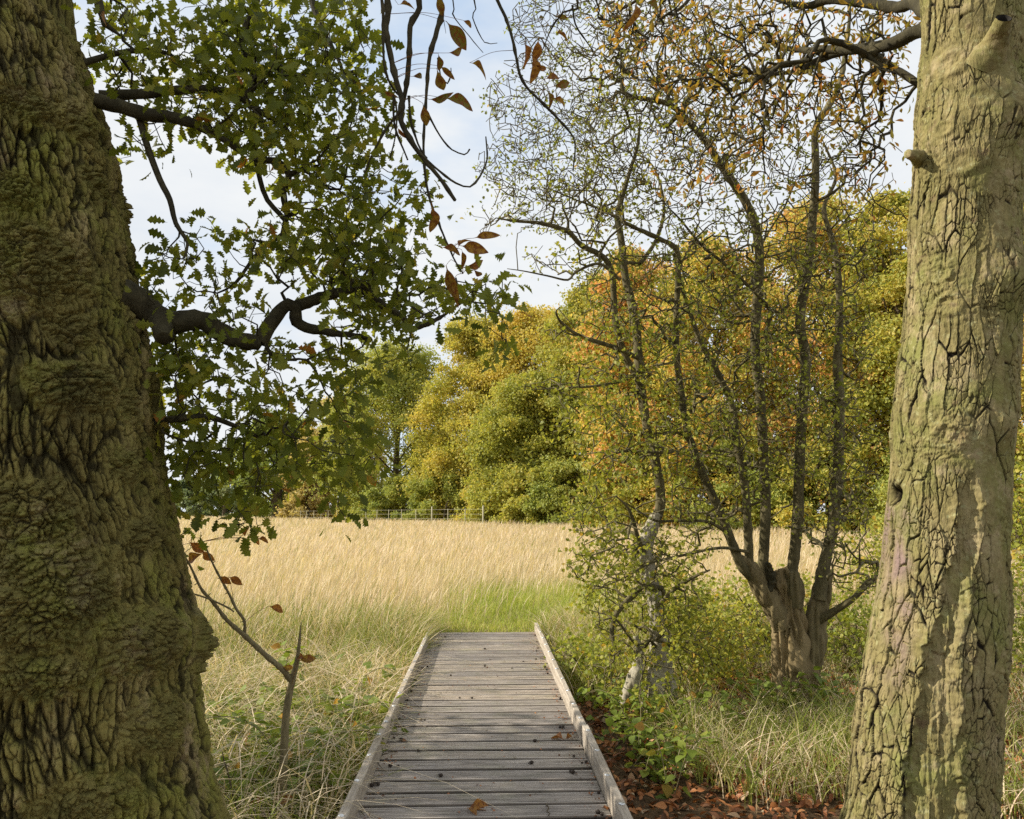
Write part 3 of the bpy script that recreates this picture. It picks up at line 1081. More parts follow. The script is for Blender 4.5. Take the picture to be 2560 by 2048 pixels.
F = [(330, 50, 110, 70, 1.0), (300, 150, 70, 60, .9), (440, 180, 130, 70, .9), (560, 90, 130, 110, .95), (700, 110, 150, 130, 1.1), (840, 70, 90, 90, 1.0), (900, 190, 50, 120, 1.0), (620, 250, 150, 90, 1.0), (790, 280, 130, 110, 1.15),
     (480, 280, 110, 50, 1.1), (700, 400, 120, 90, .8), (850, 440, 110, 110, .85), (920, 560, 100, 110, .8), (770, 520, 80, 90, .7), (610, 340, 60, 50, .8), (1010, 430, 50, 40, .5), (300, 340, 30, 60, .8), (960, 340, 60, 60, .5), (1060, 500, 60, 50, .5), (390, 800, 40, 40, 1.4), (430, 880, 60, 60, 1.2), (560, 860, 60, 50, .8), (430, 1000, 40, 70, 1.2), (430, 1080, 60, 60, 1.4), (440, 1220, 40, 70, 1.2), (560, 1040, 60, 40, .8), (530, 1120, 70, 50, 1.0), (620, 1000, 60, 40, .8), (700, 1040, 80, 50, 1.0), (470, 960, 50, 40, .8), (400, 390, 50, 40, .5),
     (500, 560, 30, 40, .4), (440, 620, 60, 60, .6), (390, 680, 50, 50, 1.1), (520, 690, 90, 40, .7), (610, 640, 60, 60, .6), (690, 640, 90, 60, .8), (800, 640, 90, 90, 1.3), (900, 680, 110, 70, 1.2), (1010, 640, 60, 60, .9),
     (1000, 760, 110, 60, 1.1), (1120, 740, 90, 45, .9), (1220, 740, 60, 50, .9), (1270, 810, 40, 60, .9), (900, 780, 80, 60, 1.2), (560, 780, 60, 40, .5), (640, 770, 50, 40, .6), (470, 880, 60, 40, .9), (430, 930, 50, 60, .9), (560, 950, 70, 50, .6),
     (480, 1040, 60, 40, .6), (690, 930, 60, 60, .8), (740, 880, 80, 50, .6), (840, 900, 70, 40, .7), (900, 970, 80, 70, .8), (780, 1000, 70, 40, .8), (1010, 880, 40, 60, .5), (640, 1090, 80, 50, .8), (760, 1110, 100, 70, .8),
     (860, 1110, 70, 60, .7), (840, 1200, 50, 60, .9), (945, 1150, 25, 35, 1.6), (870, 1270, 25, 30, 1.3), (560, 1180, 80, 50, 1.0), (470, 1190, 40, 60, .9), (640, 1210, 80, 40, 1.0), (700, 1180, 60, 40, .9), (600, 1310, 60, 35, 1.2), (470, 1300, 40, 50, .8), (450, 1370, 20, 30, .8), (400, 1130, 20, 40, .8)]
att = ell(F, 3.4, 4.35, 4.6, r3)
keep = np.hypot(att[:, 0] - np.interp(att[:, 2], zs, cx), att[:, 1] - OY - .12) > np.interp(att[:, 2], zs, Rz) + .06
att = att[keep]
og = grow(ol, att, .30, .07, .0016, .46, .22, 0, r3) if False else grow(ol, att, .30, .07, .0016, .46, .22, -.02, r3)


def oak_leaves(mb, o):
    cloud(mb, T_OAK, o, r3, 4.0, .045, (.048, .09), .35, (.42, .2, .22), .25, 1.0, .55)


branch_part(oak, ol, og, M_LIMB, M_OAKLEAF, oak_leaves, r3)
# stub on the lowest limb
mb = MB()
p, ra = limb(PP([(398, 800), (408, 822), (412, 846)], 4.28 * OS, 4.22 * OS), [.044, .042, .038], .01)
tube(mb, p, ra, 20, disp=barkd(.006))
mb.build('broken_stub', M_LIMB, oak)
# unseen crown; its left foliage mass is added to shade the boardwalk
up_l = [limb(np.array([OAKTOP + A(0, 0, -4.8), OAKTOP + A(-1.0, 1.0, -4.6), OAKTOP + A(-2.3, 2.2, -5.0)]), [.2, .14, .05], .15),
        limb(np.array([OAKTOP + A(0, 0, -5.4), OAKTOP + A(-1.5, .8, -5.0), OAKTOP + A(-2.6, 1.8, -5.2)]), [.2, .14, .05], .15),
        limb(np.array([OAKTOP + A(0, 0, -.3), OAKTOP + A(.5, .6, 1.2), OAKTOP + A(.6, 1.4, 2.6)]), [.38, .25, .1], .15)]
c_ = np.array([A(-5.2, 5.5, 3.5) + rng.normal(size=3) * A(.75, .55, .42) for _ in range(130)])
c2_ = np.array([OAKTOP + A(.4, 1.0, 2.0) + rng.normal(size=3) * A(1.2, 1.2, .8) for _ in range(120)])
ug = grow(up_l, np.vstack([c_, c2_]), .3, .2, .004, .45, .1, 0, r3)


def oak_leaves2(mb, o):
    cloud(mb, T_OAK, o, r3, 13, .14, (.14, .2), .3, (.4, .2, .2), 1.0)


branch_part(oak, up_l, ug, M_LIMB, M_OAKLEAF, oak_leaves2, r3)

# ---- the chestnut with flaking bark ----------------------------------
TY = 4.6
lp = [(2318, 0), (2312, 200), (2300, 299), (2296, 400), (2290, 500), (2280, 700), (2276, 800), (2262, 900), (2246, 1040), (2240, 1150), (2232, 1240), (2215, 1400), (2205, 1480), (2180, 1620), (2160, 1760), (2142, 1900), (2130, 2000), (2118, 2060), (2070, 2200)]
rp = [(2548, 0), (2546, 200), (2541, 299), (2540, 400), (2538, 500), (2534, 700), (2532, 800), (2530, 900), (2524, 1040), (2514, 1150), (2509, 1240), (2505, 1400), (2504, 1480), (2500, 1620), (2490, 1760), (2477, 1900), (2470, 2000), (2470, 2060), (2490, 2200)]
L = np.array([P(a, b, TY) for a, b in lp])
Rr = np.array([P(a, b, TY) for a, b in rp])
zz = (L[:, 2] + Rr[:, 2]) / 2
o_ = np.argsort(zz)
zs2 = np.concatenate([np.linspace(-.5, 4.7, 1200), np.linspace(4.75, 9.5, 50)])
lx, rx_ = np.interp(zs2, zz[o_], L[o_, 0]), np.interp(zs2, zz[o_], Rr[o_, 0])
R2 = (rx_ - lx) / 2 * .985
R2 = np.where(zs2 > zz.max(), R2[np.searchsorted(zs2, zz.max()) - 1] * (1 - .05 * (zs2 - zz.max())), R2)
k2 = np.hanning(61)
k2 /= k2.sum()
sm = lambda a: np.convolve(np.pad(a, 30, 'edge'), k2, 'valid')
R2, cx2 = sm(R2), sm((lx + rx_) / 2)
cy2 = np.full_like(zs2, TY)
base, nn2, th2 = trunk_mesh(zs2, cx2, cy2, R2, None, 470, 80, 1.75)
rows2, cols2 = base.shape[:2]
b2 = base.reshape(-1, 3)
N2 = np.tile(nn2, (rows2, 1))
front2 = ((b2 - CAM) * N2).sum(1) < 0
scr2 = proj(b2)


def at2(px, py):
    return b2[np.argmin(np.where(front2, np.hypot(scr2[:, 0] - px, scr2[:, 1] - py), 1e9))]


ringd = np.zeros(len(b2))
calm = np.zeros(len(b2))
pull = np.zeros((len(b2), 3))
toneb = np.full(len(b2), .5)
M_ = 4.5 / 2048
for kx, ky, s, h in [(2378, 160, 26, .016), (2362, 322, 16, .010), (2405, 405, 26, .014), (2350, 685, 18, .012), (2375, 762, 20, .012), (2372, 1092, 24, .012), (2450, 245, 20, .008), (2500, 580, 16, .006)]:
    c = at2(kx, ky)
    d = np.linalg.norm((b2 - c) * A(1, 1, 1.15), axis=1) / (s * M_)
    ringd += 1.5 * h * (np.exp(-(d / 2.6) ** 2) + .38 * np.cos(d * 4.2) * np.exp(-(d / 2.2) ** 2) - .9 * np.exp(-(d / .55) ** 2))
    calm = np.maximum(calm, np.exp(-(d / 3.0) ** 2))
    pull += (b2 - c) * np.exp(-(d / 4) ** 2)[:, None] * .35
for kx, ky, rx, ry in [(2360, 150, 55, 45), (2420, 1130, 60, 50), (2480, 1230, 50, 90), (2490, 130, 60, 90), (2470, 450, 50, 40), (2500, 1400, 30, 120)]:
    c = at2(kx, ky)
    q = b2 - c
    e = np.sqrt((q[:, 0] ** 2 + q[:, 1] ** 2) / (rx * M_) ** 2 + q[:, 2] ** 2 / (ry * M_) ** 2)
    calm = np.maximum(calm, sstep(1.3, .7, e))
q = b2 + pull + pn(b2 * A(5, 5, 2.6))[:, None] * A(.022, .022, 0) + pn(b2 * A(16, 16, 9))[:, None] * A(.006, .006, .01)
face2 = math.atan2(-cy2[600], -cx2[600])
tq = np.arctan2(q[:, 1] - TY, q[:, 0] - np.interp(q[:, 2], zs2, cx2))
uq = ((tq - face2 + math.pi) % (2 * math.pi) - math.pi) * .30 + .012 * pn(b2 * A(6, 6, 4)) + .006 * pn(b2 * A(17, 17, 13)) + .0028 * pn(b2 * A(42, 42, 40))
zq = q[:, 2] + .05 * pn(b2 * A(5, 5, 3) + 4) + .010 * pn(b2 * A(25, 25, 20) + 14)
low = 1 - sstep(.4, 2.0, b2[:, 2])
A1, A2, ar, aou, aov = cells(uq * 17, zq * 3.3, 5)
B1, B2, br, bou, bov = cells(uq * 29 + 4, zq * (7.5), 17)
D1, D2, dr_, dou, dov = cells(uq * 40 + 9, zq * 17, 23)
e1, e2, e3 = A2 - A1, B2 - B1, D2 - D1
wid = .055 * (1 + 1.3 * pn(b2 * A(6, 6, 3.5) + 2)) + .02 * low
side1 = np.abs(aou) > .12 + .0 * aou
cr1 = sstep(wid, wid * .35, e1) * sstep(-.34, -.12, pn(b2 * A(9, 9, 2.6) + 11) + .12 * low)
m2 = sstep(-.06, .14, pn(b2 * A(7, 7, 3.2) + 19) + .24 * low)
cr2 = sstep(.07, .02, e2) * m2
m3 = sstep(.06, .25, pn(b2 * A(6, 6, 5) + 29) + .30 * low)
cr3 = sstep(.09, .03, e3) * m3 * .8
crack = np.clip(np.maximum(np.maximum(cr1, cr2), cr3) * (1 - .93 * calm), 0, 1)
n1_ = aou
step_ = .009 * (ar - .5) * sstep(0, .05, e1) + .006 * (br - .5) * m2 + .004 * (dr_ - .5) * m3 + .010 * aou * (ar > .45) - .0035 * sstep(.12, .0, e1) + .003 * sstep(.16, .05, e1) * (ar > .6)
# flaked scar: old bark lifts along a ragged line, bare wood right of it
scar = np.zeros(len(b2))
line_px = [(2395, 1195), (2398, 1290), (2392, 1340), (2388, 1385), (2360, 1440), (2358, 1500), (2340, 1560), (2310, 1660), (2300, 1740), (2290, 1800), (2270, 1900), (2262, 1990), (2256, 2070)]
line = np.array([at2(a, b) for a, b in line_px])
la = np.arctan2(line[:, 1] - TY, line[:, 0] - np.interp(line[:, 2], zs2, cx2))
wrapf = lambda a: (a - face2 + math.pi) % (2 * math.pi) - math.pi
oo = np.argsort(line[:, 2])
ang = wrapf(np.tile(th2, rows2))
lan = np.interp(b2[:, 2], line[oo, 2], wrapf(la)[oo]) + .10 * pn(np.stack([0 * b2[:, 2], b2[:, 2] * 9, 0 * b2[:, 2] + 4], -1)) + .05 * pn(np.stack([0 * b2[:, 2], b2[:, 2] * 31, 0 * b2[:, 2] + 4], -1))
ds = (ang - lan) * .28
inz = sstep(line[:, 2].max() + .05, line[:, 2].max() - .12, b2[:, 2])
wscar = (.10 + .12 * sstep(1.0, .0, b2[:, 2]))
inside = sstep(-.006, .006, ds) * sstep(wscar + .05, wscar - .02, ds) * inz
lip = np.exp(-((ds + .012) / .016) ** 2) * inz
crack = crack * (1 - .9 * inside)
deep = sstep(.3, 1, crack)
wood = inside * (.010 * np.abs(pn(b2 * A(26, 26, 2.0) + 41)) + .006 * fbm(b2 * A(30, 30, 6), 2))
roughr = sstep(.15, .5, pn(b2 * A(3, 3, 2) + 51)) * .006 * fbm(b2 * A(28, 28, 34), 3)
scarr = np.exp(-((ds - wscar) / .022) ** 2) * inz * (.02 + .02 * pn(b2 * A(12, 12, 8) + 61))
disp2 = ringd + (1 - calm) * step_ - .011 * crack - .026 * inside + .016 * lip * (1 + pn(b2 * A(14, 14, 11))) + wood + scarr + roughr * (1 + calm) + .010 * fbm(b2 * 3, 2) + .0032 * fbm(b2 * A(50, 50, 36), 3) + .0045 * (1 - .6 * calm) * fbm(b2 * A(24, 24, 13), 3)
# big swellings where branches left the trunk on the far right
for kx, ky, s, h in [(2535, 280, 60, .09), (2530, 690, 60, .075), (2515, 1065, 32, .03), (2318, 395, 40, .03)]:
    c = at2(kx, ky)
    d = np.linalg.norm((b2 - c) * A(1, 1, .8), axis=1) / (s * M_)
    disp2 += h * np.exp(-d ** 2)
hole = at2(2240, 1238)
dh = np.linalg.norm((b2 - hole) * A(1, 1, .9), axis=1) / (22 * M_)
disp2 += .012 * np.exp(-((dh - 1.3) / .5) ** 2) - .085 * np.exp(-(dh / .95) ** 2)
stain = sstep(.06, .0, np.abs((b2[:, 0] - hole[0]) * 1.0 + (hole[2] - b2[:, 2]) * .13 + .03 * pn(b2 * A(3, 3, 7)))) * sstep(hole[2] + .02, hole[2] - .08, b2[:, 2]) * sstep(hole[2] - 1.5, hole[2] - .5, b2[:, 2]) * front2
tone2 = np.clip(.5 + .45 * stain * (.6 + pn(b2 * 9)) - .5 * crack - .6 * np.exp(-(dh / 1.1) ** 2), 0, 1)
vv = b2 + N2 * disp2[:, None]
che = thing('chestnut_tree', 'stout pale olive trunk with flaking cracked bark, knots and a long scar, golden leaves above', 'tree', (float(cx2[300]), TY, -.28))
mb = MB()
mb.add(vv, grid_faces(rows2, cols2), tone2)
mb.build('trunk', M_CHEBARK, che)


def stub(pts, radii, name='broken_stub', holew=True):
    mb = MB()
    p, ra = limb(pts, radii, .008)
    ra = ra * np.linspace(1, 1, len(ra))
    tube(mb, p, ra, 28, disp=lambda v: .006 * pn(v * A(16, 16, 30)) + .005 * fbm(v * A(45, 45, 60), 3), cap=not holew, tone=.5)
    s = mb.build(name, M_CHEBARK, che)
    if holew:
        t = unit(p[-1] - p[-3])
        mb = MB()
        k = np.linspace(0, 1, 6)
        inner = np.array([p[-1] - t * .05 * a for a in k])
        tube(mb, inner, ra[-1] * np.array([.97, .8, .72, .65, .5, .2]), 20)
        mb.build('hollow', M_HOLE, s)
    return s


c = at2(2480, 105)
stub(np.array([c + A(-.02, .07, -.10), c + A(.0, -.02, -.03), P(2510, 45, TY - .43)]), [.13, .075, .040])
c = at2(2300, 395)
stub(np.array([c + A(.08, .05, -.01), P(2287, 390, TY - .10), P(2268, 385, TY - .13)]), [.075, .036, .024], holew=False)
c = at2(2240, 1238)
mb = MB()
# limbs of the chestnut
cl = [limb(PP([(2400, 140), (2316, 77), (2224, 112), (2149, 122), (2085, 124), (2019, 126), (1949, 116), (1912, 84)], 4.7, 6.1), [.06, .045, .04, .034, .028, .02, .010], .04),
      limb(PP([(2360, 60), (2316, 30), (2285, 5), (2248, 18), (2175, 10), (2080, 0), (2000, 15), (1900, -20)], 4.8, 6.0), [.06, .05, .04, .034, .028, .016], .04),
      limb(PP([(2330, 230), (2250, 180), (2160, 130), (2080, 140), (2000, 175), (1920, 190), (1840, 215), (1790, 270)], 5.6, 6.6), [.03, .026, .02, .014, .006], .04),
      limb(PP([(2420, -60), (2250, -120), (2050, -140), (1850, -100), (1700, -60), (1560, 20)], 4.9, 6.4), [.06, .05, .04, .03, .012], .06)]
F = [(1950, 60, 340, 80, 1.2), (2120, 170, 150, 80, 1.1), (2230, 70, 60, 80, 1.6), (1800, 150, 220, 90, 1.3), (2010, 260, 170, 80, 1.1), (1780, 420, 160, 90, .7), (1560, 60, 90, 60, .6), (2200, 240, 70, 80, 1.1), (2170, 380, 90, 120, .75), (1650, 60, 160, 70, .8), (1880, 260, 160, 90, .8), (1620, 180, 140, 90, .6), (1760, 300, 120, 80, .6), (1960, 400, 150, 80, .5), (2200, 520, 60, 80, .4)]
r4 = np.random.default_rng(33)
att = ell(F, 5.0, 7.2, 4.2, r4)
cg = grow(cl, att, .26, .09, .0034, .47, .34, -.05, r4)


def che_leaves(mb, o):
    cloud(mb, T_CHE, o, r4, 3.6, .045, (.04, .075), .55, (.40, .24, .25), .15, .95, .5)


branch_part(che, cl, cg, M_LIMB, M_CHELEAF, che_leaves, r4)

# long bare shoots hanging from the chestnut's lowest bough
bough = limb(np.array([A(2.35, 4.5, 5.0), A(1.7, 4.2, 5.35), A(.9, 3.8, 5.2), A(.2, 3.5, 4.8), A(-.35, 3.3, 4.4), A(-.6, 3.2, 4.2)]), [.08, .065, .05, .03, .015], .05)
mb = MB()
tube(mb, bough[0], bough[1], 12, disp=barkd(.004))
mb.build('branch', M_LIMB, che)


def c4(l):
    return [(850 + a * K, b * K) for a, b in l]


H = [([(240, -10), (235, 150), (260, 280), (290, 420), (315, 500), (310, 600), (370, 720), (440, 820), (520, 920), (577, 1005)], [.012, .012, .012, .012, .011, .009, .008], 3.3),
     ([(395, -10), (350, 130), (345, 300), (330, 450), (315, 520)], [.012, .011, .010, .009], 3.3),
     ([(500, -10), (485, 150), (450, 280), (437, 450), (430, 600), (425, 800), (450, 980), (500, 1120), (560, 1260), (625, 1375)], [.012, .010, .007, .006, .0055, .005, .0045, .003], 3.4),
     ([(445, 580), (500, 680), (560, 750), (620, 775), (645, 750)], [.004, .0035, .003, .003], 3.38),
     ([(400, 770), (500, 860), (580, 920), (650, 940), (700, 890), (735, 800), (730, 690)], [.005, .0045, .004, .004, .003], 3.3),
     ([(208, -10), (212, 150), (220, 320), (250, 420), (290, 470)], [.006, .005, .005, .004], 3.25),
     ([(345, 480), (355, 620), (400, 750), (430, 800)], [.005, .005, .004, .004], 3.35),
     ([(270, 480), (270, 600), (290, 680), (340, 800)], [.005, .0045, .004, .0035], 3.28),
     ([(310, 550), (230, 650), (170, 770), (130, 870)], [.006, .005, .004, .003], 3.32),
     ([(270, 480), (285, 560), (275, 690), (255, 800)], [.004, .004, .003, .003], 3.26),
     ([(790, -10), (850, 120), (885, 250), (910, 370), (960, 450), (1050, 540), (1110, 600), (1165, 660), (1190, 720), (1180, 850)], [.007, .0065, .006, .006, .005, .004, .003], 3.5),
     ([(1190, -10), (1120, 60), (1060, 140), (1010, 250)], [.005, .004, .003, .002], 3.5),
     ([(1165, 25), (1180, 120), (1230, 200), (1260, 250)], [.004, .004, .003, .002], 3.5),
     ([(1270, -10), (1285, 80), (1330, 100), (1370, 95)], [.004, .004, .003, .002], 3.5),
     ([(660, -10), (655, 90), (710, 210), (770, 215)], [.003, .0025, .002, .0015], 3.4),
     ([(560, -10), (560, 70), (620, 160), (710, 270)], [.003, .0025, .002, .0015], 3.4),
     ([(490, 290), (510, 400), (540, 418), (555, 380), (555, 340)], [.003, .003, .003, .002], 3.42)]
HL = [(150, 120, 105, -90, .8, .3), (580, 165, 150, -50, .25, 0), (640, 115, 60, -20, .6, 0), (580, 262, 80, 10, .45, 0), (500, 310, 80, -80, .3, 0), (530, 355, 80, -40, .35, 0), (500, 400, 110, -75, .6, 0),
      (590, 500, 140, -8, .2, 0), (490, 500, 100, -10, .25, 0), (395, 380, 80, 15, .2, 0), (425, 570, 100, -80, .6, 0), (240, 470, 60, -30, .7, 0), (330, 15, 80, 20, .7, 0), (500, 20, 90, -70, .4, 0), (700, 322, 110, -2, .5, 10),
      (945, 255, 110, -60, .95, 11), (990, 245, 110, -95, 1, 11), (980, 330, 130, -80, .9, 11), (1010, 340, 80, -20, .9, 11), (1110, 425, 100, 12, .35, 10), (1060, 490, 90, -60, .35, 10), (1100, 500, 80, -10, .6, 10), (1065, 385, 90, 20, .6, 10),
      (555, 1245, 100, -5, .75, 2), (655, 1240, 130, -15, .8, 2), (620, 1290, 80, -75, .75, 2), (605, 1210, 80, 70, .8, 2), (720, 1182, 110, 10, .7, 2), (550, 1400, 150, -75, .7, 2), (575, 1460, 90, -55, .75, 2), (670, 1335, 110, 8, .8, 2),
      (690, 1370, 60, -40, .6, 2), (470, 1090, 130, -80, .8, 2), (1490, 60, 130, -88, 1, 13), (1580, 18, 130, 5, .35, 13), (1110, 160, 80, 20, .8, 10), (1010, 85, 50, 30, .3, 11), (1105, 85, 60, -10, .5, 11), (300, 660, 50, -60, .9, 7)]
rl_ = np.random.default_rng(5)
for hi, (pts, rr, Yd) in enumerate(H):
    q = PP(c4(pts), Yd, Yd + .12)
    if pts[0][1] < 0:
        j = np.argmin(np.linalg.norm(bough[0] - q[0], axis=1))
        b0 = bough[0][j]
        mid = (b0 + q[0]) / 2 + A(0, -.03, .06)
        q = np.vstack([b0, mid, q])
        rr = [rr[0] * 1.15, rr[0] * 1.1] + list(rr)
    p, ra = limb(q, rr, .025)
    kn = 1 + .16 * (rl_.random(len(p)) - .3) + .35 * (np.arange(len(p)) % 5 == 0)
    p = p + np.cumsum(rl_.normal(size=p.shape) * .0012, 0) * np.linspace(0, 1, len(p))[:, None]
    mb = MB()
    tube(mb, p, ra * kn, 8)
    for k in range(12, len(p) - 2, 5):
        if rl_.random() < .55:
            d = unit(np.cross(p[k + 1] - p[k], rdir(1, rl_)[0]) + .5 * unit(p[k + 1] - p[k]))
            l_ = rl_.uniform(.008, .035) if rl_.random() < .8 else rl_.uniform(.06, .14)
            sp = np.array([p[k], p[k] + d * (ra[k] + l_ * .5), p[k] + d * (ra[k] + l_) + A(0, 0, -.1 * l_)])
            tube(mb, sp, [.0022, .0018, .0009], 5)
    b = mb.build('hanging_shoot', M_LIMB, che)
    lm = MB()
    for (lx_, ly_, ln, angd, tn, own) in HL:
        if own != hi:
            continue
        c0 = P(850 + lx_ * K, ly_ * K, Yd + .06)
        s = ln * K / 2048 * 3.6 * .98
        tn = tn - .22 + rl_.normal() * .1
        a_ = rad(angd)
        dirv = RT * math.cos(a_) + UP * math.sin(a_) + FW * rl_.normal() * .35
        st = c0 - unit(dirv) * s * .5
        # petiole back to the shoot
        j = np.argmin(np.linalg.norm(p - st, axis=1))
        pq, pr = limb(np.array([p[j], (p[j] + st) / 2 + A(0, 0, .02), st]), [.0016, .0012, .001], .02)
        tube(mbp := MB(), pq, pr, 4)
        lm.v += mbp.v
        lm.f += [f + lm.n for f in mbp.f]
        lm.t += [np.full(len(x), .7) for x in mbp.v]
        lm.n += mbp.n
        put(lm, (T_CURL, T_CUR2)[int(rl_.random() < .4)], st[None], dirv[None], (-FW + rdir(1, rl_)[0] * .7)[None], s, tn, 1.15)
    if lm.n:
        lm.build('dead_leaves' if False else 'foliage', M_DEADLEAF, b)

# ---- hawthorns ------------------------------------------------------------
HY = 7.8
haw = thing('hawthorn_tree', 'hawthorn pollard, short split brown trunk bearing five upright stems', 'tree', tuple(gpt(1990, 1742)))


def rough_tube(mb, p, ra, sides, amp, tone=.5, fz=2.2, fx=16):
    def d(v):
        q = v * A(fx, fx, fz)
        return amp * (sstep(0, .45, np.abs(pn(q))) * 1.6 - .8 + .7 * pn(v * A(5, 5, 2) + 3) + .35 * fbm(v * A(40, 40, 12), 2))
    tube(mb, p, ra, sides, tone, True, d)


mb = MB()
p, ra = limb(PP([(1985, 1790), (1988, 1735), (1985, 1660), (1977, 1590), (1968, 1520), (1963, 1470), (1966, 1425)], HY), [.25, .20, .175, .15, .12, .10, .07], .012)
rough_tube(mb, p, ra, 110, .034, .74, 2.6)
p, ra = limb(PP([(2020, 1680), (2032, 1620), (2042, 1560), (2052, 1480), (2062, 1423)], HY - .03), [.10, .11, .10, .085, .06], .012)
rough_tube(mb, p, ra, 60, .016, .55)
p, ra = limb(PP([(1958, 1570), (1930, 1510), (1900, 1465), (1875, 1420), (1850, 1395)], HY - .05), [.09, .095, .085, .07, .045], .012)
rough_tube(mb, p, ra, 60, .015, .6)
p, ra = limb(PP([(1985, 1520), (1985, 1470), (1980, 1430)], HY - .06), [.07, .085, .06], .012)
rough_tube(mb, p, ra, 50, .015, .5)
mb.build('trunk', M_HAWBARK, haw)
mb = MB()
p, ra = limb(PP([(1925, 1480), (1928, 1440), (1918, 1408)], HY - .1), [.03, .042, .03], .01)
rough_tube(mb, p, ra, 30, .012, .0, 16)
mb.build('mossy_hollow', M_LIMB, haw)
c6 = lambda l: [(1700 + a * K, b * K) for a, b in l]
hl = []
hl.append(limb(PP([(1890, 1450), (1852, 1410), (1800, 1280), (1757, 1187), (1722, 1090), (1710, 1033), (1694, 920), (1690, 830), (1692, 760), (1695, 650), (1685, 617), (1638, 592), (1573, 563), (1513, 528), (1438, 499), (1370, 470)], HY - .05, HY - .6), [.05, .042, .036, .033, .030, .028, .024, .02, .012, .005], .04))
hl.append(limb(PP([(1885, 1450), (1874, 1413), (1870, 1323), (1860, 1199), (1840, 1099), (1830, 1014), (1800, 945), (1750, 850), (1725, 780), (1700, 700), (1690, 640)], HY, HY - .3), [.046, .042, .038, .036, .03, .025, .02, .012], .04))
hl.append(limb(PP([(1905, 1440), (1909, 1388), (1914, 1274), (1909, 1149), (1902, 999), (1889, 900), (1890, 800), (1899, 648), (1887, 558), (1860, 499), (1820, 439), (1800, 409), (1760, 349), (1715, 299), (1668, 259), (1563, 234), (1558, 170), (1540, 90)], HY + .1, HY - .4), [.05, .05, .046, .046, .045, .042, .038, .034, .028, .02, .012], .04))
hl.append(limb(PP([(1975, 1480), (1979, 1443), (1994, 1299), (1999, 1149), (2004, 1049), (2014, 900), (2000, 798), (2019, 673), (2029, 573), (2039, 449), (2039, 324), (2069, 269), (2099, 209), (2114, 125), (2124, 30), (2110, -40)], HY, HY - .2), [.055, .052, .05, .048, .046, .046, .042, .036, .032, .028, .018, .012], .04))
hl.append(limb(PP([(2050, 1500), (2059, 1423), (2085, 1299), (2096, 1149), (2099, 999), (2094, 900), (2099, 798), (2094, 673), (2079, 598), (2060, 520), (2090, 440), (2060, 360)], HY - .1, HY), [.058, .054, .05, .045, .035, .028, .02, .01], .04))
hl.append(limb(PP([(2050, 1550), (2090, 1525), (2130, 1498), (2199, 1433), (2270, 1370)], HY - .1, HY - .6), [.04, .032, .026, .02, .008], .04))
hl.append(limb(PP(c6([(440, 1640), (450, 1560), (400, 1490), (230, 1330), (110, 1230), (0, 1100), (-60, 1040)]), HY + .05, HY - .5), [.02, .018, .016, .012, .006], .04))
hl.append(limb(PP([(1815, 1330), (1770, 1305), (1700, 1302), (1640, 1302), (1600, 1280), (1560, 1255)], HY - .1, HY - .7), [.018, .015, .013, .01, .004], .04))
hl.append(limb(PP([(1870, 1380), (1800, 1370), (1700, 1390), (1620, 1410), (1560, 1445), (1500, 1470)], HY - .1, HY - .9), [.016, .014, .011, .009, .003], .04))
hl.append(limb(PP([(1885, 800), (1890, 740), (1880, 690), (1910, 600), (1960, 520), (1990, 450)], HY, HY + .4), [.018, .016, .012, .006], .04))
r5 = np.random.default_rng(55)
F1_ = [(1480, 60, 210, 110, 2.0), (1400, 230, 190, 120, 1.9), (1300, 330, 90, 120, .8), (1350, 410, 160, 90, 1.7), (1400, 510, 170, 70, 1.5), (1600, 300, 180, 160, 1.9), (1680, 90, 190, 130, 1.8), (1850, 90, 160, 110, 1.0), (1780, 300, 150, 160, 1.8), (1900, 420, 160, 160, .9), (2040, 350, 130, 150, .8), (2150, 430, 80, 120, .45),
       (1650, 550, 170, 110, 1.0), (1850, 640, 200, 120, 1.4), (2080, 640, 130, 130, 1.3), (1600, 740, 170, 110, 1.3), (1800, 850, 200, 130, 1.5), (2050, 880, 150, 160, 1.4), (1950, 1080, 200, 130, 1.3), (1740, 1050, 120, 120, 1.3), (2120, 1130, 90, 140, .9), (1800, 1230, 150, 80, .9), (2080, 1290, 110, 100, .9), (1700, 1330, 120, 70, .9), (1600, 1450, 110, 60, .8), (2140, 1420, 80, 70, .8)]
att = ell(F1_, HY - 1.3, HY + 1.2, 8.6, r5)
hg = grow(hl, att, .28, .10, .0038, .46, .34, .02, r5)


def haw_leaves(mb, o):
    n = len(o['tp'])
    if n == 0:
        return
    # thinner leaf towards the wind-bared top
    px = proj(o['tp'])[:, 1]
    keep = r5.random(n) < np.interp(px, [0, 450, 700, 1000], [.14, .32, .8, 1])
    k2_ = r5.random(len(o['nd'])) < np.interp(proj(o['nd'])[:, 1], [0, 450, 800], [.1, .3, 1]) if len(o['nd']) else np.zeros(0, bool)
    o2 = dict(tp=o['tp'][keep], td=o['td'][keep], nd=o['nd'][k2_], ndd=o['ndd'][k2_])
    cloud(mb, T_HAW, o2, r5, 5.0, .045, (.024, .048), .1, (.30, .22, .25), .22, 1.1, .5)


branch_part(haw, hl, hg, M_HAWSTEM, M_HAWLEAF, haw_leaves, r5, dispa=.005)

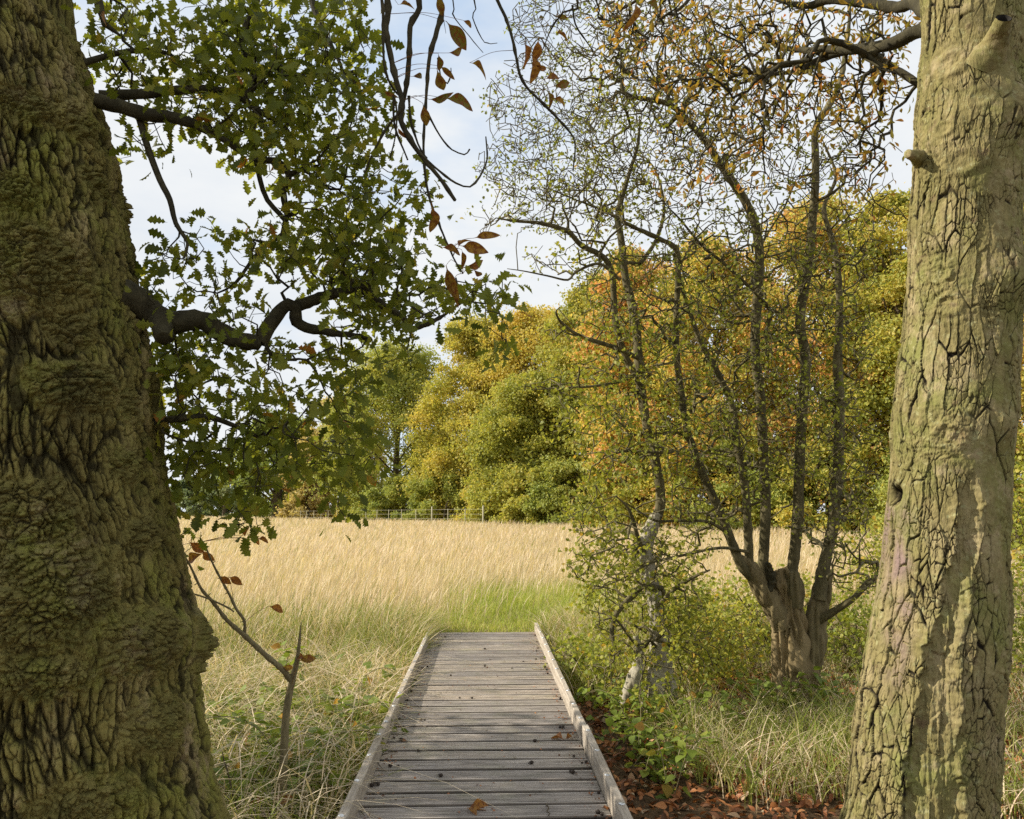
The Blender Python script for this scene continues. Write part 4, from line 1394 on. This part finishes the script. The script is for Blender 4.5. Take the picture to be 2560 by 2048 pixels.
H2 = 7.4
haw2 = thing('hawthorn_tree', 'slender leaning hawthorn with pale lichen-grey trunk and low leafy sprays beside the boardwalk', 'tree', tuple(gpt(1640, 1765)))
mb = MB()
p, ra = limb(PP([(1628, 1790), (1636, 1722), (1648, 1652), (1644, 1548), (1624, 1443), (1613, 1374), (1627, 1322), (1645, 1285)], H2), [.10, .09, .08, .074, .068, .07, .066, .05], .012)
rough_tube(mb, p, ra, 44, .008, .5, 5)
p, ra = limb(PP([(1690, 1790), (1672, 1700), (1660, 1600), (1640, 1500)], H2 + .06), [.06, .055, .05, .04], .012)
rough_tube(mb, p, ra, 36, .007, .5, 5)
p, ra = limb(PP([(1560, 1760), (1588, 1690), (1600, 1640), (1590, 1590)], H2 - .05), [.055, .06, .045, .02], .012)
rough_tube(mb, p, ra, 36, .008, .5, 5)
mb.build('trunk', M_PALEBARK, haw2)
h2 = []
h2.append(limb(PP([(1640, 1300), (1652, 1250), (1640, 1160), (1620, 1080), (1600, 950), (1591, 830), (1575, 740), (1563, 690), (1553, 598), (1545, 538), (1568, 449), (1593, 369), (1600, 300)], H2, H2 + .3), [.05, .045, .042, .042, .04, .036, .03, .02, .01], .04))
h2.append(limb(PP([(1600, 960), (1560, 880), (1538, 798), (1531, 688), (1508, 643), (1453, 613), (1418, 578), (1349, 558), (1289, 553), (1240, 545)], H2 + .05, H2 - .4), [.03, .03, .028, .026, .022, .014, .006], .04))
h2.append(limb(PP([(1640, 1470), (1610, 1465), (1580, 1490), (1560, 1510), (1535, 1545), (1530, 1590), (1545, 1640)], H2 - .05, H2 - .4), [.03, .026, .024, .022, .012], .03))
h2.append(limb(PP([(1622, 1400), (1600, 1360), (1585, 1310), (1570, 1270), (1540, 1240)], H2, H2 - .4), [.026, .02, .015, .006], .03))
h2.append(limb(PP([(1604, 900), (1540, 870), (1450, 840), (1404, 807), (1390, 780), (1400, 768)], H2 - .1, H2 - .8), [.022, .02, .014, .009, .003], .04))
h2.append(limb(PP([(1595, 930), (1560, 950), (1490, 965), (1400, 970), (1330, 975)], H2 + .05, H2 - .5), [.018, .015, .010, .003], .04))
h2.append(limb(PP([(1625, 1110), (1680, 1130), (1600, 1130), (1560, 1128), (1500, 1150)], H2 - .1, H2 - .6), [.016, .014, .012, .003], .04))
h2.append(limb(PP([(1640, 1520), (1690, 1470), (1740, 1440), (1775, 1425)], H2 - .15, H2 - .4), [.02, .018, .014, .008], .03))
h2.append(limb(PP([(1628, 1600), (1590, 1610), (1540, 1545 + 5), (1500, 1552)], H2 - .2, H2 - .5), [.016, .012, .01, .004], .03))
h2.append(limb(PP([(1600, 660), (1640, 600), (1660, 520), (1640, 430), (1600, 380)], H2 + .2, H2 + .5), [.022, .018, .012, .004], .04))
h2.append(limb(PP([(1550, 700), (1500, 660), (1440, 680), (1420, 700), (1370, 690), (1310, 678), (1268, 672)], H2 - .3, H2 - .7), [.016, .012, .008, .003], .04))
F2_ = [(1330, 560, 130, 35, .9), (1230, 540, 60, 40, .7), (1500, 470, 150, 80, 1.5), (1520, 330, 100, 120, 1.5), (1440, 640, 130, 60, .9), (1480, 830, 110, 50, .55), (1570, 860, 120, 90, .9), (1520, 960, 160, 60, 1.0), (1400, 960, 110, 40, .6), (1620, 1030, 130, 90, 1.1), (1480, 1080, 110, 70, .9), (1600, 1160, 130, 60, 1.1), (1500, 1200, 80, 50, .8),
       (1480, 1300, 80, 40, 1.0), (1440, 1270, 60, 30, .7), (1540, 1370, 110, 60, 1.2), (1470, 1390, 60, 60, .9), (1650, 1390, 90, 60, 1.0), (1560, 1480, 110, 60, 1.1), (1680, 1490, 100, 60, 1.1), (1510, 1540, 60, 50, .8), (1600, 1590, 130, 60, 1.3), (1730, 1560, 90, 70, 1.2), (1560, 1670, 90, 50, 1.1), (1700, 1660, 90, 60, 1.1), (1620, 1730, 80, 40, .8), (1770, 1630, 60, 60, .9)]
att = ell(F2_, H2 - .8, H2 + .9, 6.5, r5)
h2g = grow(h2, att, .28, .09, .0031, .47, .32, .0, r5)


def haw2_leaves(mb, o):
    n = len(o['tp'])
    if n == 0:
        return
    keep = r5.random(n) < np.interp(proj(o['tp'])[:, 1], [0, 550, 800, 1000], [.12, .3, .8, 1])
    top = proj(o['tp'])[:, 1].mean() < 650
    o = dict(tp=o['tp'][keep], td=o['td'][keep], nd=o['nd'][:0] if top else o['nd'], ndd=o['ndd'][:0] if top else o['ndd'])
    cloud(mb, T_HAW, o, r5, 9.0, .055, (.028, .054), .15, (.50, .22, .25), .6, 1.15, .5)


branch_part(haw2, h2, h2g, M_HAWSTEM, M_HAWLEAF, haw2_leaves, r5, dispa=.004)

# ---- sapling, cut and forked, by the oak ----------------------------
SY = 4.85
sap = thing('sapling', 'grey-brown forked sapling with a snapped pointed top and few withered leaves', 'sapling', tuple(A(*P(702, 2048, SY)[:2], -.28)))
mb = MB()
b0 = P(702, 2048, SY)
st, sr = limb(np.vstack([A(b0[0] - .01, b0[1], -.35), PP([(702, 2048), (709, 1898), (716, 1782), (730, 1703), (744, 1643), (753, 1555)], SY)]), [.029, .027, .024, .021, .019, .013, .002], .015)
tube(mb, st, sr, 16, disp=lambda v: .0012 * fbm(v * A(50, 50, 14), 2))
mb.build('stem', M_SAPBARK, sap)


def side(pts, rr, Y0, Y1):
    mb = MB()
    p, ra = limb(PP(pts, Y0, Y1), rr, .012)
    tube(mb, p, ra * (1 + .2 * (np.sin(np.arange(len(p)) * .9) > .8)), 9)
    for k in range(6, len(p) - 2, 7):     # buds
        d = unit(np.cross(p[k + 1] - p[k], rdir(1, rl_)[0]))
        tube(mb, np.array([p[k], p[k] + d * (ra[k] + .008), p[k] + d * (ra[k] + .02)]), [.003, .003, .001], 5)
    return mb, p


mb, p1 = side([(725, 1700), (712, 1680), (693, 1662), (665, 1639), (610, 1588), (568, 1551), (531, 1504), (503, 1472), (476, 1416), (455, 1380)], [.016, .017, .015, .014, .012, .010, .008, .006, .004], SY, SY - .25)
b = mb.build('branch', M_SAPBARK, sap)
lm = MB()


def wleaf(mb, stem_pt, px, py, ln, ang, tn, Y):
    c0 = P(px, py, Y)
    s = ln / 2048 * Y
    a_ = rad(ang)
    dirv = RT * math.cos(a_) + UP * math.sin(a_) + FW * rl_.normal() * .3
    s0 = c0 - unit(dirv) * s * .5
    tube(mb, *limb(np.array([stem_pt, (stem_pt + s0) / 2 + A(0, 0, .01), s0]), [.0017, .0012, .001], .02), 4, .6)
    put(mb, T_CURL, s0[None], dirv[None], (-FW + A(0, 0, .6) + rdir(1, rl_)[0] * .5)[None], s, tn, 1.3)


mb2, p2 = side([(612, 1585), (610, 1551), (591, 1523), (573, 1486), (550, 1444), (531, 1407), (513, 1366), (500, 1345)], [.009, .008, .007, .006, .005, .004], SY - .1, SY - .18)
for px, py, ln, ang, tn, near in ((489, 1366, 42, -35, .95, -1), (515, 1388, 36, -40, .8, -2), (485, 1392, 46, 200, .55, -2), (560, 1448, 30, -30, .8, 14), (585, 1449, 34, -20, .85, 14), (612, 1332, 26, 80, .85, -3), (635, 1345, 34, -25, .75, -3), (655, 1347, 26, 0, .7, -3), (690, 1520, 36, -15, .8, 5)):
    wleaf(lm, p2[near], px, py, ln, ang, tn, SY - .15)
b2_ = mb2.build('branch', M_SAPBARK, sap)
lm.build('foliage', M_DEADLEAF, b2_)
mb, p3 = side([(480, 1484), (510, 1493), (540, 1505), (573, 1521), (585, 1530)], [.004, .005, .005, .004], SY - .22, SY - .18)
mb.build('branch', M_SAPBARK, sap)
lm = MB()
for px, py, ln, ang, tn, k in ((765, 1648, 38, 10, .35, 0), (752, 1643, 30, 165, .8, 0), (718, 1669, 26, -10, .4, 0), (640, 2004, 36, 5, .7, 1), (700, 1998, 40, 12, .85, 1)):
    wleaf(lm, st[-30] if k == 0 else st[12], px, py, ln, ang, tn, SY - .05)
lm.build('foliage', M_DEADLEAF, sap)

sh = thing('dead_shoot', 'thin leafless dark shoot standing between the oak trunk and the sapling', 'shoot', tuple(A(*P(600, 2048, 4.6)[:2], -.28)))
q = PP([(596, 2048), (585, 2000), (578, 1967), (568, 1925), (559, 1898), (556, 1880)], 4.6)
q = np.vstack([A(q[0][0] + .02, q[0][1], -.35), q])
mb = MB()
tube(mb, *limb(q, [.006, .006, .005, .0045, .004, .002], .02), 7)
mb.build('stem', M_TWIG, sh)
mb = MB()
tube(mb, *limb(PP([(575, 1955), (588, 1925), (592, 1900)], 4.6), [.003, .002, .001], .02), 5)
mb.build('twig', M_TWIG, sh)


# ---- brambles: low broad-leaved plants -------------------------------------
def bramble_parts(seed, stems, ln):
    r = np.random.default_rng(seed)
    sm_, lf = MB(), MB()
    for s in range(stems):
        a = r.random() * 6.28
        d = A(math.cos(a), math.sin(a), 0)
        L_ = ln * r.uniform(.6, 1.1)
        pts = np.array([A(0, 0, -.05), d * L_ * .3 + A(0, 0, L_ * .55), d * L_ * .7 + A(0, 0, L_ * .7), d * L_ * 1.05 + A(0, 0, L_ * .48)])
        p, ra = limb(pts, [.003, .0025, .002, .001], .03)
        tube(sm_, p, ra, 5)
        for k in range(2, len(p), 2):
            m = r.integers(1, 4)
            ax = unit(r.normal(size=(m, 3)) * A(1, 1, .4) + A(0, 0, .1))
            pos = p[k] + ax * .02
            put(lf, T_BRAM, pos, ax, unit(r.normal(size=(m, 3)) * .45 + A(0, 0, 1)), r.uniform(.05, .085, m), np.clip(r.normal(.45, .25, m), 0, 1), 1.0)
    return sm_, lf


protos = []
for k, (s, st_, ln) in enumerate(((1, 5, .34), (2, 4, .42), (3, 6, .28), (4, 3, .5))):
    sm_, lf = bramble_parts(s, st_, ln)
    o = thing('bramble_plant', 'x', 'bramble')
    sm_.build('stem', M_SAPBARK, o)
    lf.build('foliage', M_BRAMLEAF, o)
    protos.append(o)
used = set()
places = []
GL, GR, GH = 'brambles in the dry grass between oak and boardwalk', 'brambles in the shade along the boardwalk under the hawthorns', 'brambles at the foot of the split pollard trunk'
for px, py in ((640, 1960), (560, 1860), (600, 1840), (760, 1830), (800, 1800), (850, 1790), (830, 1850), (870, 1880), (900, 1840), (780, 1900), (640, 1780), (700, 1730), (560, 1990), (610, 2030), (790, 1990), (840, 1960), (880, 1930), (820, 2040), (740, 1960)):
    places.append((px, py, GL, 'green bramble sprawling in the dry grass between oak and boardwalk'))
for px, py in ((1500, 1830), (1530, 1870), (1570, 1850), (1560, 1910), (1600, 1870), (1620, 1800), (1560, 1780), (1520, 1770), (1650, 1830), (1480, 1760), (1690, 1790), (1600, 1930), (1545, 1960), (1500, 1700), (1480, 1640), (1740, 1800), (1660, 1760)):
    places.append((px, py, GR, 'leafy bramble in shade between the boardwalk rail and the hawthorns'))
for px, py in ((2040, 1760), (2080, 1740), (1950, 1770), (2090, 1790), (1890, 1750), (1840, 1760)):
    places.append((px, py, GH, 'low bramble growing round the foot of the split pollard trunk'))
for k, (px, py, g, lab) in enumerate(places):
    q = gpt(px, py + 35)
    if abs(q[0]) < 1.2:
        q[0] = 1.2 * np.sign(q[0])
    pr = protos[k % 4]
    if k < 4:
        o = pr
    else:
        o = pr.copy()
        C.objects.link(o)
        for ch in pr.children:
            c = ch.copy()
            C.objects.link(c)
            c.parent = o
    q[2] = float(gz(q[0:1], q[1:2])[0])
    o.location = q
    o.rotation_euler = (0, 0, r2.random() * 6.28)
    s = r2.uniform(.8, 1.25) * (1.3 if g == GL else 1)
    o.scale = (s, s, s)
    tag(o, lab, 'bramble', g)


# ---- shrubs behind the hawthorns ---------------------------------
def shrub(px, pyb, w, h, Y, tone, label, seed, n=220, leafm=None, sz=(.035, .065), T=None):
    r = np.random.default_rng(seed)
    b = P(px, 1400, Y)
    b[2] = float(gz(b[0:1], b[1:2])[0])
    o = thing('shrub', label, 'shrub', tuple(b))
    ls = []
    for k in range(6):
        a = r.random() * 6.28
        d = A(math.cos(a), math.sin(a), 0)
        ls.append(limb(np.array([b + A(0, 0, -.05), b + d * w * .15 + A(0, 0, h * .35), b + d * w * .3 + A(0, 0, h * .7)]), [.015, .01, .004], .06))
    e = rdir(n, r) * (r.random(n) ** .4)[:, None]
    att = b + A(0, 0, h * .52) + e * A(w * .5, w * .5, h * .5)
    g = grow(ls, att, .3, .09, .002, .42, .2, .05, r)
    sm_, lf = MB(), MB()
    for (p, ra), oo in zip(ls, g):
        tube(sm_, p, ra, 6)
        for q, rr in oo['ch']:
            tube(sm_, q, rr, 3)
        cloud(lf, T or T_HAW, oo, r, 7, .07, sz, .1, (tone, .2, .25), .8, 1.2, .5)
    sm_.build('stem', M_TWIG, o)
    lf.build('foliage', leafm or M_SHRUBLEAF, o)


shrub(1800, 0, 1.5, .95, 9.2, .6, 'yellowish low shrub between the two hawthorn trunks', 71, 210)
shrub(1745, 0, 1.0, .8, 8.4, .7, 'small yellowing shrub right behind the leaning pale hawthorn', 72, 190)
shrub(1480, 0, .9, .55, 8.6, .45, 'small green shrub beside the far half of the boardwalk rail', 80, 130)
shrub(2150, 0, 1.5, .9, 9.3, .35, 'green shrub between the split pollard and the flaking chestnut trunk', 73, 260)
shrub(1930, 0, 1.6, 1.0, 10.2, .55, 'yellow-green shrub directly behind the split pollard trunk', 74, 260)
shrub(1680, 0, 1.4, .9, 10.4, .5, 'shrub at the meadow edge behind the leaning pale hawthorn', 75, 240)
shrub(2560, 0, 1.6, 1.3, 8.6, .4, 'leafy green shrub showing past the outer edge of the chestnut trunk', 76, 260)
shrub(2620, 0, 2.2, 2.6, 12.5, .6, 'tall yellowing shrub beyond the chestnut trunk near the frame edge', 77, 420, None, (.05, .09))
shrub(2260, 0, 2.0, 1.5, 12.2, .6, 'bushy yellow-green shrub far behind the pollard stems by the chestnut', 78, 360, None, (.045, .075))


# ------------------------------------------------------------------ wood behind the meadow
def bgtree(name, label, px, top, wpx, d, stops_m, seed, n=26000, low=.06, lobes=34, leaf=(.15, .30), tone=(.5, .13, .22), cat='tree', gold=None, wmul=1.0, trunkr=.28, group=None, gappy=1.0):
    r = np.random.default_rng(seed)
    b = P(px, 1285, d)
    b[2] = float(gz(b[0:1], b[1:2])[0])
    H = P(px, top, d)[2] - b[2]
    W = wpx / 2048 * d
    o = thing(name, label, cat, tuple(b), group)
    mb = MB()
    p, ra = limb(np.array([b + A(0, 0, -.3), b + A(.1, 0, H * .3), b + A(r.normal() * .3, 0, H * .6), b + A(r.normal() * .5, 0, H * .88)]), [trunkr * 1.25, trunkr, trunkr * .6, .04], .3)
    tube(mb, p, ra, 9)
    mb.build('trunk', M_BGBARK, o)
    # lobes of foliage
    lc, lr = [], []
    W = W * 1.3
    lobes = int(lobes * 3.4)
    n = int(n * 2.5)
    for k in range(lobes):
        t = (k + .5) / lobes
        t = t ** .85
        prof = math.sqrt(max(.02, 1 - (max(0, t - .25) / .78) ** 2)) if t > .25 else .82 + .72 * t
        a = r.random() * 6.28
        rr = W * .5 * prof
        s = max(.4, min(W, H) * r.uniform(.06, .15) * (.7 + .3 * prof))
        q_ = math.sqrt(r.uniform(.15, 1))
        c = b + A(math.cos(a) * max(0, rr * q_ - s * .3), math.sin(a) * max(0, rr * q_ - s * .3), max(s * .5, (low + (1 - low) * t) * H - s * .8))
        lc.append(c)
        lr.append(s)
    lc, lr = np.array(lc), np.array(lr)
    # limbs to the lobes
    for k in range(lobes):
        t = p[min(len(p) - 2, int(len(p) * max(.12, (lc[k][2] - b[2]) / H - .22)))]
        mbq = limb(np.array([t, (t + lc[k]) / 2 + A(0, 0, .2), lc[k]]), [trunkr * .32, trunkr * .2, .03], .4)
        if k % 5 == 0:
            mb2 = MB()
            tube(mb2, *mbq, 6)
            mb2.build('limb', M_BGBARK, o)
    wgt = lr ** 2
    m = r.choice(lobes, n, p=wgt / wgt.sum())
    dirs = rdir(n, r)
    dirs[:, 2] = np.where((dirs[:, 2] < -.2) & (r.random(n) < .6), -dirs[:, 2], dirs[:, 2])
    lump = fbm(dirs * 2.2 + lc[m] * .7, 2)
    rr = lr[m] * (.78 + .38 * lump + .40 * r.normal(size=n) * (.4 + .6 * r.random(n)))
    pos = lc[m] + dirs * rr[:, None] * A(1, 1, .82)
    # keep gaps between sprays
    dens = pn(pos * (1.7 / max(1, W / 6)))
    kp = (dens > -.42 * gappy + .08 * r.normal(size=n)) & (pos[:, 2] > b[2] + .05)
    pos, dirs, m = pos[kp], dirs[kp], m[kp]
    n = len(pos)
    lt = r.normal(size=lobes) * tone[2] * .35
    if gold is not None:    # yellowing towards one side or the top
        lt = lt + gold[3] * np.clip(((lc - b) / A(W, W, H)) @ A(*gold[:3]), -1, 1)
    t = np.clip(tone[0] + lt[m] + tone[1] * r.normal(size=n) + tone[2] * .9 * pn(pos * .45), 0, 1)
    ax = unit(r.normal(size=(n, 3)) + A(0, 0, -.4))
    nrm = unit(dirs * .6 + r.normal(size=(n, 3)) * .7 + A(-.25, -.25, .45))
    put(mbl := MB(), T_BG, pos, ax, nrm, r.uniform(leaf[0] * .72, leaf[1] * .85, n), t, 1.0)
    mbl.build('crown', stops_m, o, smooth=False)


M_W1 = leafmat('wood_leaf_golden', [(0, (.20, .23, .05)), (.35, (.34, .36, .075)), (.6, (.48, .44, .095)), (.85, (.60, .49, .12)), (1, (.60, .44, .11))], .45)
M_W2 = leafmat('wood_leaf_green', [(0, (.16, .21, .055)), (.4, (.28, .33, .08)), (.75, (.38, .39, .09)), (1, (.48, .42, .095))], .42)
M_W3 = leafmat('wood_leaf_tan', [(0, (.38, .33, .13)), (.5, (.56, .46, .20)), (1, (.62, .48, .20))], .4)
M_W4 = leafmat('wood_leaf_orange', [(0, (.27, .30, .065)), (.4, (.44, .42, .095)), (.68, (.60, .50, .13)), (.86, (.66, .42, .16)), (1, (.64, .33, .14))], .48)
M_W5 = leafmat('wood_leaf_distant', [(0, (.13, .18, .09)), (.5, (.22, .27, .12)), (1, (.32, .32, .14))], .3)

bgtree('distant_tree', 'hazy green tree seen far off close beside the oak trunk', 470, 1195, 130, 120, M_W5, 101, 9000, .05, 16, (.3, .55))
bgtree('distant_tree', 'small hazy tree far off between oak trunk and the taller dark tree', 560, 1175, 130, 115, M_W5, 102, 9000, .05, 16, (.3, .55))
bgtree('distant_tree', 'dark green spreading tree standing alone beyond the far end of the fence', 690, 1030, 210, 95, M_W2, 103, 15000, .1, 26, (.25, .45), (.28, .12, .2), trunkr=.5)
bgtree('wood_tree', 'tan-brown beech-like tree at the far end of the wood edge', 850, 985, 190, 90, M_W3, 104, 16000, .04, 28, (.22, .4))
bgtree('wood_tree', 'narrow tan tree low behind the fence at the far end of the wood', 765, 1120, 110, 86, M_W3, 105, 9000, .03, 18, (.22, .4), (.45, .12, .2))
bgtree('wood_tree', 'broad fresh green oak behind the middle of the fence', 985, 850, 310, 74, M_W2, 106, 34000, .03, 46, (.17, .32), (.62, .13, .22), gold=(.5, 0, .5, .25))
bgtree('wood_tree', 'amber-golden oak in the middle of the wood edge', 1175, 790, 230, 66, M_W1, 107, 34000, .04, 44, (.16, .3), (.56, .12, .2), gold=(-.6, 0, .3, .12))
bgtree('wood_tree', 'tallest golden-crowned oak rising over the middle of the wood', 1345, 760, 330, 64, M_W1, 108, 46000, .05, 56, (.16, .3), (.5, .12, .22), gold=(0, 0, 1, .35))
bgtree('wood_tree', 'yellow-green oak with spreading limbs low in the middle of the wood', 1330, 930, 260, 54, M_W1, 109, 34000, .03, 44, (.15, .28), (.42, .12, .2))
bgtree('wood_tree', 'dense green tree at the wood edge behind the leaning hawthorn', 1500, 690, 280, 52, M_W2, 110, 38000, .04, 48, (.15, .28), (.7, .13, .22), gold=(.3, 0, .6, .3))
bgtree('wood_tree', 'orange-tinted tree behind the upper stems of the leaning hawthorn', 1600, 610, 280, 46, M_W4, 111, 26000, .05, 40, (.15, .3), (.74, .18, .25))
bgtree('wood_tree', 'yellow autumn tree behind the pollard stems', 1790, 590, 340, 42, M_W4, 112, 32000, .03, 48, (.14, .27), (.58, .18, .25))
bgtree('wood_tree', 'orange and gold chestnut behind the pollard, nearest the flaking trunk', 2080, 500, 420, 40, M_W4, 113, 38000, .04, 54, (.14, .27), (.62, .2, .25))
bgtree('wood_tree', 'green-gold tree close behind the flaking chestnut trunk', 2290, 470, 330, 36, M_W1, 114, 28000, .05, 44, (.13, .25), (.55, .16, .25))
bgtree('wood_tree', 'russet tree showing only past the outer edge of the chestnut trunk', 2600, 420, 330, 33, M_W4, 115, 28000, .03, 44, (.12, .24), (.5, .2, .25))
for k, (px, top, wp, d, m, t, lab) in enumerate([(930, 1215, 130, 78, M_W1, .85, 'small bright orange bush behind the fence'), (1010, 1190, 170, 68, M_W2, .55, 'rounded green bush behind the fence'),
        (1110, 1170, 180, 63, M_W2, .6, 'fresh green bush behind the last fence posts'), (1235, 1180, 150, 58, M_W1, .75, 'yellow bush just past the end of the fence'), (1330, 1170, 150, 50, M_W1, .45, 'olive bush past the fence end at the meadow edge'),
        (1420, 1150, 170, 48, M_W2, .6, 'mid-green bush behind the low sprays of the leaning hawthorn'), (1600, 1100, 260, 44, M_W1, .5, 'wide olive bush behind the leaning hawthorn trunk'), (1850, 1080, 300, 40, M_W2, .55, 'wide green bush at the meadow edge behind the pollard'),
        (2120, 1060, 300, 37, M_W1, .55, 'gold-green bush at the meadow edge nearest the chestnut trunk'), (2400, 1040, 320, 33, M_W2, .6, 'broad green bush hidden partly by the chestnut trunk')]):
    bgtree('bush', lab, px, top, wp, d, m, 200 + k, 9000, .02, 20, (.13, .26), (t, .13, .2), 'bush', trunkr=.08)

# ---- fence -------------------------------------------------------
fe = thing('fence', 'pale post and wire fence running along the far meadow edge', 'fence', tuple(P(1208, 1290, 50)))
fx = [1208, 1163, 1120, 1080, 1040, 1004, 972, 943, 915, 890, 864, 843, 821, 803, 785, 767, 752, 736, 722, 708, 696]
n = len(fx)
tops = []
q0, q1 = P(1208, 1271, 50), P(696, 1277.5, 88)
for k, x in enumerate(fx):
    # positions along the straight run q0-q1 that the eye meets at pixel x
    d0, d1 = q0 - CAM, q1 - CAM
    lo, hi = 0.0, 1.0
    for _ in range(40):
        m = (lo + hi) / 2
        if proj((q0 * (1 - m) + q1 * m)[None])[0][0] > x:
            lo = m
        else:
            hi = m
    q = q0 * (1 - m) + q1 * m
    g = float(gz(q[0:1], q[1:2])[0])
    big = k in (0, 3)
    mb = MB()
    h = (q[2] - g) * (1.12 if big else 1)
    rr = .055 if big else .026
    tube(mb, np.array([[q[0], q[1], g - .2], [q[0], q[1], g + h * .5], [q[0], q[1], g + h - .03], [q[0], q[1], g + h]]), [rr, rr, rr, rr * .7], 10)
    mb.build('post', M_POST, fe)
    tops.append(A(q[0], q[1], g + (q[2] - g)))
tops = np.array(tops)
for dz in (-.05, -.35, -.65, -.95):
    mb = MB()
    tube(mb, tops + A(0, -.06, dz), np.full(n, .005), 5)
    mb.build('wire', M_WIRE, fe)

# ---- overhead lines far off ----------------------------------------------
for ya, yb, lab in ((1098, 1102, 'highest of the thin cables crossing the sky beyond the oak'), (1141, 1143, 'middle thin cable crossing the sky beyond the oak'), (1149, 1152, 'lowest thin cable crossing the sky beyond the oak')):
    a, b = P(-300, ya - 8, 160), P(1000, yb + 4, 190)
    t = np.linspace(0, 1, 24)[:, None]
    q = a * (1 - t) + b * t - A(0, 0, 1) * 6 * (t * (1 - t))
    mb = MB()
    tube(mb, q, np.full(24, .035), 5)
    tag(mb.build('power_cable', M_CABLE), lab, 'cable')

# ------------------------------------------------------------------ light
EL, AZ = rad(34), math.atan2(-.995, .10)       # sun square from the left
S = A(math.sin(AZ) * math.cos(EL), math.cos(AZ) * math.cos(EL), math.sin(EL))
sun = bpy.data.lights.new('sun', 'SUN')
sun.energy = 5.0
sun.angle = rad(.6)
sun.color = (1, .93, .80)
so = bpy.data.objects.new('sun', sun)
C.objects.link(so)
so.rotation_euler = Vector(-S).to_track_quat('-Z', 'Y').to_euler()
wd = bpy.data.worlds.new('World')
sc.world = wd
wd.use_nodes = True
nt = wd.node_tree
nt.nodes.clear()
out = nt.nodes.new('ShaderNodeOutputWorld')
bg = nt.nodes.new('ShaderNodeBackground')
bg.inputs['Strength'].default_value = .12
sky = nt.nodes.new('ShaderNodeTexSky')
sky.sky_type = 'NISHITA'
sky.sun_disc = False
sky.sun_elevation = EL
sky.sun_rotation = AZ
tc = nt.nodes.new('ShaderNodeTexCoord')
nz = noise(nt, tc.outputs['Generated'], 2.6, 6, .55, (1, 1, 2.6))
fac = ramp(nt, nz, [(.30, (0, 0, 0)), (.50, (1, 1, 1))])
n2 = noise(nt, tc.outputs['Generated'], 5, 5, .6, (1, 1, 2.2))
cl_ = ramp(nt, n2, [(.3, (4.95, 5.25, 5.6)), (.6, (5.6, 5.75, 5.85))])
blue = mixc(nt, .7, sky.outputs[0], (4.4, 5.3, 6.4))
col = mixc(nt, fac, blue, cl_)
nt.links.new(col, bg.inputs['Color'])
nt.links.new(bg.outputs[0], out.inputs['Surface'])

vs = sc.view_settings
vs.view_transform = 'Standard'
vs.look = 'None'
vs.gamma = 1
vs.exposure = .42
sc.render.film_transparent = False
sc.cycles.max_bounces = 6
sc.cycles.diffuse_bounces = 3
sc.cycles.transmission_bounces = 3
sc.cycles.use_denoising = False
